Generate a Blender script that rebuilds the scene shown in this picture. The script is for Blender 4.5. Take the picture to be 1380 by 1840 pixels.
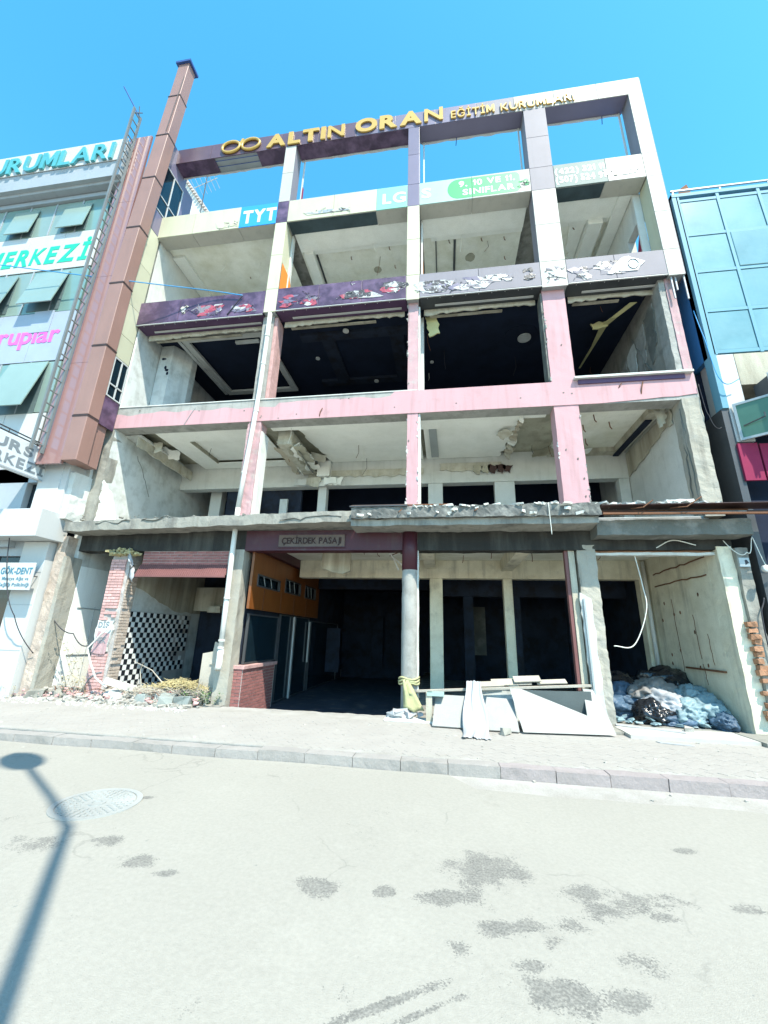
import bpy, bmesh, math, random
from mathutils import Vector, Matrix, noise
for o in list(bpy.data.objects): bpy.data.objects.remove(o)
SC = bpy.context.scene
COL = SC.collection
# ------------------------------------------------------------------ camera
cd = bpy.data.cameras.new('camera'); cam = bpy.data.objects.new('camera', cd); COL.objects.link(cam)
cd.sensor_fit = 'HORIZONTAL'; cd.sensor_width = 36.0; cd.lens = 730.36/1380*36; cd.clip_start = .05; cd.clip_end = 2000
_y, _p, _r = (math.radians(a) for a in (-8.7428, 16.8562, 1.5856))
_F = Vector((math.sin(_y)*math.cos(_p), math.cos(_y)*math.cos(_p), math.sin(_p)))
_R0 = Vector((math.cos(_y), -math.sin(_y), 0)); _U0 = _R0.cross(_F)
_R = _R0*math.cos(_r)+_U0*math.sin(_r); _U = -_R0*math.sin(_r)+_U0*math.cos(_r)
_m = Matrix((_R, _U, -_F)).transposed().to_4x4(); _m.translation = (0, -8.7476, 1.5)
cam.matrix_world = _m; SC.camera = cam
# ------------------------------------------------------------------ sky, sun, exposure
SUN_EL = math.radians(56.0); SUN_H = Vector((.62, -.785, 0)).normalized()
W = bpy.data.worlds.new('World'); SC.world = W; W.use_nodes = True
nt = W.node_tree; nt.nodes.clear()
sky = nt.nodes.new('ShaderNodeTexSky'); sky.sky_type = 'NISHITA'; sky.sun_disc = False
sky.sun_elevation = SUN_EL; sky.sun_rotation = math.atan2(SUN_H.x, SUN_H.y); sky.altitude = 900; sky.air_density = 1.0; sky.dust_density = .6; sky.ozone_density = .6
bg = nt.nodes.new('ShaderNodeBackground'); bg.inputs[1].default_value = .13
wo = nt.nodes.new('ShaderNodeOutputWorld'); hs = nt.nodes.new('ShaderNodeHueSaturation'); hs.inputs['Hue'].default_value = .474; hs.inputs['Saturation'].default_value = 1.34; hs.inputs['Value'].default_value = 1.75
nt.links.new(sky.outputs[0], hs.inputs['Color']); nt.links.new(hs.outputs[0], bg.inputs[0]); nt.links.new(bg.outputs[0], wo.inputs[0])
sl = bpy.data.lights.new('sun', 'SUN'); sl.energy = 4.6; sl.angle = math.radians(.53); sl.color = (1, .945, .82)
so = bpy.data.objects.new('sun', sl); COL.objects.link(so); so.location = (12, -16, 30)
so.rotation_euler = (-(SUN_H*math.cos(SUN_EL)+Vector((0, 0, math.sin(SUN_EL))))).to_track_quat('-Z', 'Y').to_euler()
SC.view_settings.view_transform = 'Standard'; SC.view_settings.look = 'None'; SC.view_settings.gamma = 1; SC.view_settings.exposure = 1.08
SC.view_settings.use_curve_mapping = False
SC.render.engine = 'CYCLES'
SC.cycles.max_bounces = 10; SC.cycles.diffuse_bounces = 6
# ------------------------------------------------------------------ materials
def mat(name, c, rough=.85, var=.12, sc=1.5, c2=None, cov=.5, bump=.15, bsc=40, metal=0, spec=.3, sharp=.08, streak=False, fine=.06, orand=0, coat=0, grime=0):
    """base colour c mottled by var; second colour c2 in patches covering cov; fine grain and bump"""
    m = bpy.data.materials.new(name); m.use_nodes = True; n = m.node_tree.nodes; L = m.node_tree.links
    b = n['Principled BSDF']; b.inputs['Roughness'].default_value = rough; b.inputs['Metallic'].default_value = metal
    b.inputs['Specular IOR Level'].default_value = spec
    if coat: b.inputs['Coat Weight'].default_value = coat; b.inputs['Coat Roughness'].default_value = .05
    tc = n.new('ShaderNodeTexCoord'); src = tc.outputs['Object']
    if streak:
        mp = n.new('ShaderNodeMapping'); mp.inputs['Scale'].default_value = (1, 1, .16); L.new(src, mp.inputs[0]); vs = mp.outputs[0]
    else: vs = src
    def nz(scale, det, v):
        t = n.new('ShaderNodeTexNoise'); t.inputs['Scale'].default_value = scale; t.inputs['Detail'].default_value = det; t.inputs['Roughness'].default_value = .6
        L.new(v, t.inputs['Vector']); return t.outputs['Fac']
    def mix(f, a, bb, ty='MIX'):
        x = n.new('ShaderNodeMix'); x.data_type = 'RGBA'; x.blend_type = ty
        for s, v in ((x.inputs[0], f), (x.inputs[6], a), (x.inputs[7], bb)):
            if hasattr(v, 'is_linked'): L.new(v, s)
            else: s.default_value = v if not isinstance(v, tuple) else (*v, 1)[:4]
        return x.outputs[2]
    def rng(v, a, bb, c0=0., d0=1.):
        r = n.new('ShaderNodeMapRange'); L.new(v, r.inputs[0])
        for i, q in zip((1, 2, 3, 4), (a, bb, c0, d0)): r.inputs[i].default_value = q
        return r.outputs[0]
    col = mix(rng(nz(sc, 5, vs), .3, .7), tuple(max(0, k*(1-var)) for k in c), tuple(min(1, k*(1+var)) for k in c))
    if c2:
        t = .5+(.5-cov)*.5
        col = mix(rng(nz(sc*1.7+.3, 8, vs), t-sharp, t+sharp), col, c2)
    if grime:
        gm = n.new('ShaderNodeMapping'); gm.inputs['Scale'].default_value = (5, 5, .45); L.new(src, gm.inputs[0])
        col = mix(rng(nz(1.0, 6, gm.outputs[0]), .52, .75, 0, grime), col, (.07, .065, .055))
        col = mix(rng(nz(2.6, 7, src), .58, .78, 0, grime*.8), col, (.11, .10, .085))
    if fine: col = mix(1.0, col, mix(rng(nz(55, 3, src), .3, .7), (1-fine*2,)*3, (1,)*3), 'MULTIPLY')
    if orand:
        oi = n.new('ShaderNodeObjectInfo'); r = rng(oi.outputs['Random'], 0, 1, 1-orand, 1+orand)
        cc = n.new('ShaderNodeCombineColor')
        for i in range(3): L.new(r, cc.inputs[i])
        col = mix(1.0, col, cc.outputs[0], 'MULTIPLY')
    L.new(col, b.inputs['Base Color'])
    if bump:
        bp = n.new('ShaderNodeBump'); bp.inputs['Strength'].default_value = min(1, bump*2); bp.inputs['Distance'].default_value = .012
        L.new(nz(bsc, 6, src), bp.inputs['Height']); L.new(bp.outputs[0], b.inputs['Normal'])
    return m
K = {}
def MM(name, *a, **k): K[name] = mat(name, *a, **k); return K[name]
MM('concrete', (.32, .32, .295), c2=(.25, .25, .23), cov=.4, var=.15, bump=.4, bsc=25, grime=0.4)
MM('concrete_light', (.27, .265, .23), c2=(.2, .2, .18), cov=.38, var=.12, bump=.35, bsc=25, grime=.65)
MM('concrete_dark', (.13, .135, .12), c2=(.22, .22, .2), cov=.35, var=.2, bump=.5, bsc=22)
MM('concrete_canopy', (.12, .125, .118), c2=(.23, .235, .215), cov=.35, var=.25, bump=.5, bsc=16, sharp=.1, sc=2.4, spec=.1)
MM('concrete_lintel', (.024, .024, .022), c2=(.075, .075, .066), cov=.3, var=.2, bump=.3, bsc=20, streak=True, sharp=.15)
MM('pink_paint', (.475, .285, .30), var=.06, c2=(.40, .36, .33), cov=.1, bump=.12, sharp=.05, streak=True, fine=.03, grime=0.3)
MM('pink_worn', (.44, .285, .295), c2=(.42, .36, .34), cov=.3, var=.1, bump=.3, sc=2.5, grime=0.45)
MM('cream_panel', (.46, .455, .33), rough=.45, var=.04, bump=.03, spec=.45, fine=.02, orand=.06, grime=0.1)
MM('white_panel', (.40, .395, .36), rough=.6, var=.04, bump=.03, spec=.2, fine=.02, orand=.06, grime=0.08)
MM('lilac_glare_panel', (.15, .135, .195), rough=.4, var=.06, bump=.03, spec=.45, fine=.02, orand=.06)  # purple cladding paled by glare, the glare is put into the colour
MM('greylilac_glare_panel', (.20, .19, .215), rough=.6, var=.06, bump=.03, spec=.2, fine=.02, orand=.06, grime=0.1)  # palest glare tone of the purple cladding, put into the colour
MM('purple_panel', (.055, .03, .06), rough=.38, var=.1, bump=.03, spec=.5, fine=.02, c2=(.19, .12, .2), cov=.25, sharp=.2, grime=0.1)
MM('soffit_panel', (.40, .39, .34), rough=.5, var=.06, bump=.03, fine=.02, grime=0.2)
MM('plaster_white', (.58, .59, .55), var=.06, c2=(.52, .53, .48), cov=.25, sharp=.15, bump=.15, grime=0.22)
MM('plaster_grey', (.56, .585, .56), var=.08, c2=(.38, .39, .36), cov=.3, sharp=.12, bump=.2, grime=0.3)
MM('plaster_cream', (.50, .475, .38), var=.1, c2=(.25, .225, .165), cov=.42, sharp=.2, bump=.3, streak=True, grime=0.4)
MM('ceiling_white', (.80, .81, .75), var=.04, c2=(.72, .73, .66), cov=.22, sharp=.2, bump=.06, grime=.05)
MM('ceiling_stained', (.80, .80, .71), var=.08, c2=(.62, .61, .48), cov=.35, sharp=.18, bump=.1, sc=.8, grime=.10)
MM('raw_ceiling', (.36, .35, .27), var=.15, c2=(.26, .25, .19), cov=.4, bump=.3)
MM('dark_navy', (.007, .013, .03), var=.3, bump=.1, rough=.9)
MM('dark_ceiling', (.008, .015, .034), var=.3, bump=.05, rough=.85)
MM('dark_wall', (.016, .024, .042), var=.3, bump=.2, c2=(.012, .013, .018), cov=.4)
MM('dusty_floor', (.27, .265, .24), var=.25, c2=(.18, .17, .15), cov=.4, bump=.5, bsc=12)
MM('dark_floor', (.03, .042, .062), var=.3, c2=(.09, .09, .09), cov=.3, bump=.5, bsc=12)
MM('board', (.44, .40, .31), var=.1, bump=.15, rough=.8)
MM('board_torn', (.50, .49, .41), var=.1, bump=.08, c2=(.38, .35, .26), cov=.35, sc=3, sharp=.15, grime=0.35)
MM('yellow_board', (.50, .47, .24), var=.12, bump=.2)
MM('tan_metal', (.255, .15, .125), rough=.5, var=.05, bump=.02, spec=.4, fine=.02, grime=0.12)
MM('pink_gloss', (.26, .145, .135), rough=.1, var=.05, bump=0, spec=.7, fine=0, coat=.35)
MM('dark_joint', (.05, .035, .035), rough=.6, bump=0)
MM('blue_metal', (.03, .07, .22), rough=.5, bump=.02)
MM('steel_grey', (.34, .37, .37), rough=.45, metal=.3, var=.1, bump=.05)
MM('steel_dark', (.07, .075, .08), rough=.5, metal=.3, var=.15, bump=.05)
MM('rust', (.16, .075, .04), rough=.9, var=.35, bump=.3)
MM('white_pipe', (.6, .6, .56), rough=.45, var=.06, bump=.03, c2=(.55, .54, .48), cov=.2, sharp=.15, grime=0.3)
MM('gold', (.5, .32, .07), rough=.35, metal=.15, spec=.6, var=.06, bump=0, fine=0)
MM('blue_print', (.03, .26, .66), rough=.45, bump=0, fine=0, var=.05)
MM('mint_print', (.20, .44, .36), rough=.45, bump=0, fine=0, var=.06)
MM('mint_pale', (.30, .42, .38), rough=.45, bump=0, fine=0, var=.08)
MM('green_print', (.045, .32, .12), rough=.45, bump=0, fine=0, var=.05)
MM('phone_print', (.14, .19, .18), rough=.6, spec=.2, bump=0, fine=0, var=.08)
MM('white_print', (.6, .61, .6), rough=.5, bump=0, fine=0, var=.02)
MM('red_vinyl', (.34, .07, .10), rough=.45, c2=(.10, .03, .05), cov=.35, sc=3.5, sharp=.06, bump=.1, fine=0)
MM('white_vinyl', (.42, .42, .41), rough=.45, c2=(.12, .12, .13), cov=.28, sc=9, sharp=.03, bump=.1, fine=0)
MM('black_vinyl', (.05, .05, .055), rough=.5, c2=(.5, .5, .5), cov=.3, sc=11, sharp=.04, bump=.1, fine=0)
MM('orange_paint', (.72, .22, .03), var=.05, bump=.05)
MM('crimson_paint', (.22, .018, .06), var=.08, bump=.05)
MM('orange_wood', (.18, .062, .015), rough=.4, var=.2, bump=.08, spec=.5, streak=True, sc=5, c2=(.16, .045, .008), cov=.35, sharp=.2)
MM('maroon_paint', (.055, .012, .021), var=.15, rough=.5, bump=.08, spec=.4, grime=0.3)
MM('carved_stone', (.13, .10, .085), var=.2, bump=.3)
MM('brick_red', (.27, .115, .105), var=.2, bump=.3, sc=7, orand=.16, grime=0.25)
MM('brick_pink', (.52, .32, .30), var=.2, bump=.3, sc=7, orand=.16, grime=0.25)
MM('brick_orange', (.34, .18, .105), var=.25, bump=.4, sc=5, orand=.16)
MM('brick_old', (.44, .37, .31), var=.25, bump=.4, sc=6, orand=.16)
MM('mortar', (.40, .375, .35), var=.15, bump=.5, grime=0.3)
MM('sheet_red', (.17, .075, .07), rough=.5, var=.15, bump=.05)
MM('tile_white', (.72, .74, .72), rough=.2, var=.05, bump=0, spec=.5, fine=.02, orand=.06, grime=0.15)
MM('tile_black', (.018, .022, .026), rough=.2, var=.2, bump=0, spec=.5, fine=.02)
MM('glass_dark', (.008, .018, .026), rough=.06, bump=0, spec=.4, var=.2, fine=0)
MM('glass_teal', (.15, .25, .23), rough=.12, bump=0, spec=.8, var=.1, fine=0, sc=.6, orand=.06)
MM('glass_teal_pale', (.20, .275, .245), rough=.15, bump=0, spec=.8, var=.1, fine=0, sc=.6, orand=.06)
MM('glass_cyan', (.13, .265, .295), rough=.18, bump=0, spec=.6, var=.14, fine=0, sc=.9, c2=(.18, .32, .345), cov=.4, sharp=.25, orand=.06, grime=0.06)
MM('frame_cyan', (.115, .27, .35), rough=.6, bump=0, spec=.2, var=.05, fine=0, grime=0.1)
MM('frame_blue', (.03, .15, .36), rough=.4, bump=0, spec=.5, var=.1, fine=0)
MM('alu_panel', (.30, .33, .35), rough=.4, bump=.02, var=.05, spec=.5, fine=.02, grime=0.12)
MM('alu_white', (.46, .475, .465), rough=.45, bump=.02, var=.03, spec=.45, fine=.02, grime=0.07)
MM('teal_letter', (.07, .30, .32), rough=.35, bump=0, fine=0, var=.12, spec=.6)
MM('teal_print', (.02, .43, .27), rough=.45, bump=0, fine=0, var=.04)
MM('magenta_print', (.60, .12, .46), rough=.45, bump=0, fine=0, var=.04)
MM('grey_print', (.17, .20, .22), rough=.5, bump=0, fine=0, var=.06)
MM('blue_letter', (.05, .17, .24), rough=.5, bump=0, fine=0, var=.06)
MM('pale_sign', (.5, .54, .55), rough=.45, bump=.02, fine=.02, var=.05)
MM('lilac_sign', (.30, .35, .42), rough=.4, bump=.02, fine=.02, var=.06)
MM('cable_blue', (.05, .28, .55), rough=.5, bump=0, fine=0)
MM('cable_black', (.03, .03, .035), rough=.6, bump=0, fine=0)
MM('cable_white', (.62, .62, .56), rough=.6, bump=0, fine=0)
MM('asphalt_far', (.2, .2, .19), var=.2)
MM('kerb', (.295, .28, .26), var=.08, c2=(.25, .24, .22), cov=.3, bump=.35, bsc=25, orand=.04)
MM('kerb_pink', (.295, .262, .255), var=.08, c2=(.25, .225, .215), cov=.3, bump=.35, bsc=25, orand=.04)
MM('dust', (.30, .286, .255), var=.1, c2=(.38, .37, .345), cov=.4, sharp=.2, bump=.4, bsc=30)
MM('iron', (.35, .36, .34), rough=.6, metal=.2, var=.12, bump=.2)
MM('cloth', (.34, .355, .365), rough=.8, var=.03, bump=.1, bsc=80, fine=.02)
MM('tape_cloth', (.42, .41, .22), rough=.7, var=.2, bump=.3, c2=(.28, .30, .16), cov=.4)
MM('wood', (.40, .37, .31), var=.15, bump=.3, bsc=20)
MM('foam_yellow', (.42, .37, .20), var=.15, bump=.6, bsc=14)
MM('twig', (.42, .38, .31), var=.2, bump=.1)
MM('twig_yellow', (.36, .30, .15), var=.25, bump=.1)
MM('leaf', (.10, .20, .06), var=.4, bump=0, rough=.6)
MM('leaf_dry', (.36, .31, .14), var=.35, bump=0, rough=.7)
MM('stone', (.33, .32, .285), var=.2, c2=(.38, .36, .32), cov=.4, bump=.4)
MM('stone_teal', (.27, .30, .28), var=.15, bump=.4)
MM('bag_blue', (.055, .10, .155), rough=.5, var=.3, bump=.5, bsc=14, spec=.35)
MM('bag_cyan', (.19, .28, .31), rough=.5, var=.3, bump=.5, bsc=14, spec=.35)
MM('bag_black', (.012, .014, .018), rough=.22, var=.3, bump=.3, bsc=9, spec=.6)
MM('bag_white', (.34, .36, .38), rough=.4, var=.15, bump=.25, bsc=9)
MM('bag_tan', (.22, .21, .2), rough=.6, var=.2, bump=.3, bsc=9)
MM('purple_dark', (.09, .05, .10), rough=.5, var=.2, bump=.03)
MM('slat_maroon', (.05, .027, .024), rough=.55, var=.25, bump=.1)
MM('roof_tile', (.45, .40, .36), var=.15, bump=.3)
MM('lamp_head', (.35, .36, .37), rough=.4, metal=.4)
MM('window_void', (.10, .14, .145), rough=.3, bump=0, fine=0, var=.25)
MM('dark_letter', (.035, .02, .02), bump=0, fine=0)
MM('bounce_pale', (.52, .52, .48), var=.1, bump=.1)  # pale colour for the floor layers added to bounce light
MM('board_white', (.30, .305, .29), rough=.6, var=.06, bump=.05, c2=(.25, .25, .235), cov=.3, sharp=.2)
MM('void_teal', (.045, .07, .08), var=.3)
MM('ladder_steel', (.17, .19, .19), rough=.5, metal=.2, var=.15, bump=.05)
MM('white_wall', (.80, .82, .78), var=.05, bump=.1, grime=.12)
MM('concrete_column', (.345, .325, .27), var=.12, c2=(.30, .30, .27), cov=.3, sharp=.15, bump=.35, bsc=25, grime=.7)
MM('cream_paint', (.72, .68, .53), var=.06, bump=.15, c2=(.58, .53, .39), cov=.3, sharp=.18, grime=.5)
MM('triangle_grey', (.085, .105, .105), var=.1)
MM('mauve_panel', (.10, .062, .085), rough=.4, var=.12, bump=.03, spec=.45, fine=.02, grime=.12, orand=.08)
MM('glass_green', (.07, .15, .11), rough=.15, bump=0, fine=0, var=.15)
# ------------------------------------------------------------------ helpers
RN = random.Random(7)
def U(a, b): return RN.uniform(a, b)
def V3(*a): return Vector(a)
class MB:
    def __init__(s): s.v = []; s.f = []
    def add(s, vs, fs):
        o = len(s.v); s.v += [tuple(v) for v in vs]; s.f += [tuple(i+o for i in f) for f in fs]; return s
    def box(s, x0, x1, y0, y1, z0, z1, M=None):
        vs = [(x, y, z) for z in (z0, z1) for y in (y0, y1) for x in (x0, x1)]
        if M: vs = [M @ Vector(v) for v in vs]
        return s.add(vs, [(0, 2, 3, 1), (4, 5, 7, 6), (0, 1, 5, 4), (2, 6, 7, 3), (0, 4, 6, 2), (1, 3, 7, 5)])
    def prism(s, poly, ax, a, b):
        P = {'x': lambda p, t: (t, p[0], p[1]), 'y': lambda p, t: (p[0], t, p[1]), 'z': lambda p, t: (p[0], p[1], t)}[ax]
        n = len(poly)
        return s.add([P(p, a) for p in poly]+[P(p, b) for p in poly],
                     [tuple(range(n)), tuple(range(2*n-1, n-1, -1))]+[(i, i+n, (i+1) % n+n, (i+1) % n) for i in range(n)])
    def rough(s, x0, x1, y0, y1, z0, z1, cell=.12, amp=.02, fr=3., keep=()):
        """box with gridded faces pushed about by position noise"""
        lo = (x0, y0, z0); hi = (x1, y1, z1)
        for ax in range(3):
            u, w = [(1, 2), (2, 0), (0, 1)][ax]
            nu = max(1, int((hi[u]-lo[u])/cell)); nw = max(1, int((hi[w]-lo[w])/cell))
            for side in (0, 1):
                vs = []; fs = []
                for i in range(nu+1):
                    for j in range(nw+1):
                        p = [0, 0, 0]; p[ax] = (lo, hi)[side][ax]; p[u] = lo[u]+(hi[u]-lo[u])*i/nu; p[w] = lo[w]+(hi[w]-lo[w])*j/nw
                        q = Vector(p); d = noise.noise_vector(q*fr)*amp+noise.noise_vector(q*fr*3.1)*amp*.6
                        vs.append(q+d)
                for i in range(nu):
                    for j in range(nw):
                        a = i*(nw+1)+j; f = (a, a+nw+1, a+nw+2, a+1); fs.append(f if side else f[::-1])
                s.add(vs, fs)
        return s
    def tube(s, pts, r, n=6, r2=None, cap=True):
        pts = [Vector(p) for p in pts]; m = len(pts); o = len(s.v); up = None
        for i, p in enumerate(pts):
            t = (pts[min(i+1, m-1)]-pts[max(i-1, 0)]).normalized()
            if up is None: up = Vector((0, 0, 1)) if abs(t.z) < .9 else Vector((1, 0, 0))
            a = (up-t*up.dot(t)).normalized(); b = t.cross(a); up = a
            rr = r if r2 is None else r+(r2-r)*i/max(1, m-1)
            s.v += [tuple(p+(a*math.cos(2*math.pi*k/n)+b*math.sin(2*math.pi*k/n))*rr) for k in range(n)]
        for i in range(m-1):
            for k in range(n):
                a = o+i*n+k; b = o+i*n+(k+1) % n; s.f.append((a, b, b+n, a+n))
        if cap: s.f += [tuple(range(o+n-1, o-1, -1)), tuple(range(o+(m-1)*n, o+m*n))]
        return s
    def quad(s, a, b, c, d): return s.add([a, b, c, d], [(0, 1, 2, 3)])
    def chunk(s, c, r, sq=(1, 1, 1), seed=0):
        """small broken lump"""
        c = Vector(c); R = random.Random(seed); M = Matrix.Rotation(R.uniform(0, 6.3), 3, 'Z') @ Matrix.Rotation(R.uniform(-.5, .5), 3, 'X')
        vs = [(-1, -1, -1), (1, -1, -1), (1, 1, -1), (-1, 1, -1), (-1, -1, 1), (1, -1, 1), (1, 1, 1), (-1, 1, 1)]
        vs = [c+M @ Vector([v[i]*sq[i]*r*R.uniform(.45, 1.05) for i in range(3)]) for v in vs]
        return s.add(vs, [(0, 3, 2, 1), (4, 5, 6, 7), (0, 1, 5, 4), (2, 3, 7, 6), (0, 4, 7, 3), (1, 2, 6, 5)])
    def mesh(s, name):
        me = bpy.data.meshes.new(name); me.from_pydata(s.v, [], s.f); me.validate(); return me
    def build(s, name, m, parent=None, smooth=False, bevel=0, label=None, recalc=False):
        me = s.mesh(name)
        if recalc:
            bm = bmesh.new(); bm.from_mesh(me); bmesh.ops.remove_doubles(bm, verts=bm.verts, dist=.0004); bmesh.ops.recalc_face_normals(bm, faces=bm.faces); bm.to_mesh(me); bm.free()
        o = link(name, me, m, parent)
        if smooth: me.polygons.foreach_set('use_smooth', [True]*len(me.polygons))
        if bevel:
            bv = o.modifiers.new('bevel', 'BEVEL'); bv.width = bevel; bv.segments = 2; bv.limit_method = 'ANGLE'
        if label: o['label'] = label
        return o
def link(name, me, m, parent=None):
    o = bpy.data.objects.new(name, me); COL.objects.link(o)
    if m is not None and not me.materials: me.materials.append(K[m] if isinstance(m, str) else m)
    if parent is not None:
        o.parent = parent
        if parent.type == 'EMPTY': o.matrix_parent_inverse = parent.matrix_basis.inverted()
    return o
def thing(name, label, cat, loc=(0, 0, 0), group=None):
    o = bpy.data.objects.new(name, None); COL.objects.link(o); o.matrix_basis = Matrix.Translation(loc); o.empty_display_size = .2
    o['label'] = label; o['category'] = cat
    if group: o['group'] = group
    return o
def tag(o, label, cat, group=None):
    o['label'] = label; o['category'] = cat
    if group: o['group'] = group
    return o
def struct(o): o['kind'] = 'structure'; return o
def stuff(o): o['kind'] = 'stuff'; return o
def bx(name, m, parent, x0, x1, y0, y1, z0, z1, bevel=0, label=None): return MB().box(x0, x1, y0, y1, z0, z1).build(name, m, parent, bevel=bevel, label=label)
def jag(p, q, n, amp, R=RN):
    p = Vector(p); q = Vector(q); d = q-p; nn = Vector((-d.y, d.x)).normalized() if d.length else Vector((0, 1))
    return [tuple(p+d*(i/n)+nn*(R.uniform(-amp, amp) if 0 < i < n else 0)+d*(R.uniform(-.3, .3)/n if 0 < i < n else 0)) for i in range(n+1)]
def jagpoly(pts, amp=.04, step=.12, R=RN):
    """closed outline with ragged edges; pts: (u, v) corners, add 3rd item True to keep the edge that starts there straight"""
    out = []
    for i, p in enumerate(pts):
        q = pts[(i+1) % len(pts)]; L = math.hypot(q[0]-p[0], q[1]-p[1])
        if len(p) > 2 and p[2]: out.append((p[0], p[1]))
        else: out += jag(p[:2], q[:2], max(1, int(L/step)), amp, R)[:-1]
    return out
def blob(cx, cz, rx, rz, n=14, rag=.35, R=RN):
    return [(cx+rx*math.cos(6.2832*i/n)*(1-R.uniform(0, rag)), cz+rz*math.sin(6.2832*i/n)*(1-R.uniform(0, rag))) for i in range(n)]
def brace(a, b, r, mb, n=5): mb.tube([a, b], r, n)
# text: one mesh for each letter --------------------------------------------------------------
def glyph_mesh(ch, size, off, ext, shear=0):
    if ch in 'NKWÜ': off *= .45
    if ch == 'M':
        k = size*.72; b = MB().prism([(0, 0), (0, k), (.24*k, k), (.46*k, .48*k), (.68*k, k), (.92*k, k), (.92*k, 0), (.70*k, 0), (.70*k, .56*k), (.53*k, .16*k), (.39*k, .16*k), (.22*k, .56*k), (.22*k, 0)], 'z', ext, -ext)
        b.v = [(v[0]+shear*v[1], v[1], v[2]) for v in b.v]; return b.mesh('glyph')
    if ch == '1':
        k = size*.72; b = MB().prism([(0, .74*k), (0, .58*k), (.13*k, .64*k), (.13*k, 0), (.32*k, 0), (.32*k, k), (.17*k, k)], 'z', ext, -ext); return b.mesh('glyph')
    c = bpy.data.curves.new('glyph', 'FONT'); c.body = ch; c.size = size; c.offset = off; c.extrude = ext; c.resolution_u = 4; c.shear = shear
    o = bpy.data.objects.new('glyph', c); me = bpy.data.meshes.new_from_object(o)
    bpy.data.objects.remove(o); bpy.data.curves.remove(c); return me
def text(s, p0, right, up, h, width, m, parent, off=0., ext=.004, name='letter', gap=.1, split=True, shear=0):
    """letters of cap height h spread from p0 along `right` to fill `width`"""
    right = Vector(right).normalized(); up = Vector(up).normalized(); nrm = right.cross(up); p0 = Vector(p0); sz = h/.72
    items = []; x = 0
    for ch in s:
        if ch == ' ': x += sz*.32; continue
        me = glyph_mesh(ch, sz, off*sz, ext, shear); xs = [v.co.x for v in me.vertices]
        items.append((me, x-min(xs))); x += max(xs)-min(xs)+gap*sz
    k = width/max(.01, x-gap*sz); big = MB()
    for me, dx in items:
        vs = [p0+right*((v.co.x+dx)*k)+up*v.co.y+nrm*v.co.z for v in me.vertices]; fs = [tuple(p.vertices) for p in me.polygons]
        if split: MB().add(vs, fs).build(name, m, parent)
        else: big.add(vs, fs)
        bpy.data.meshes.remove(me)
    if not split: return big.build(name, m, parent)
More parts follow.
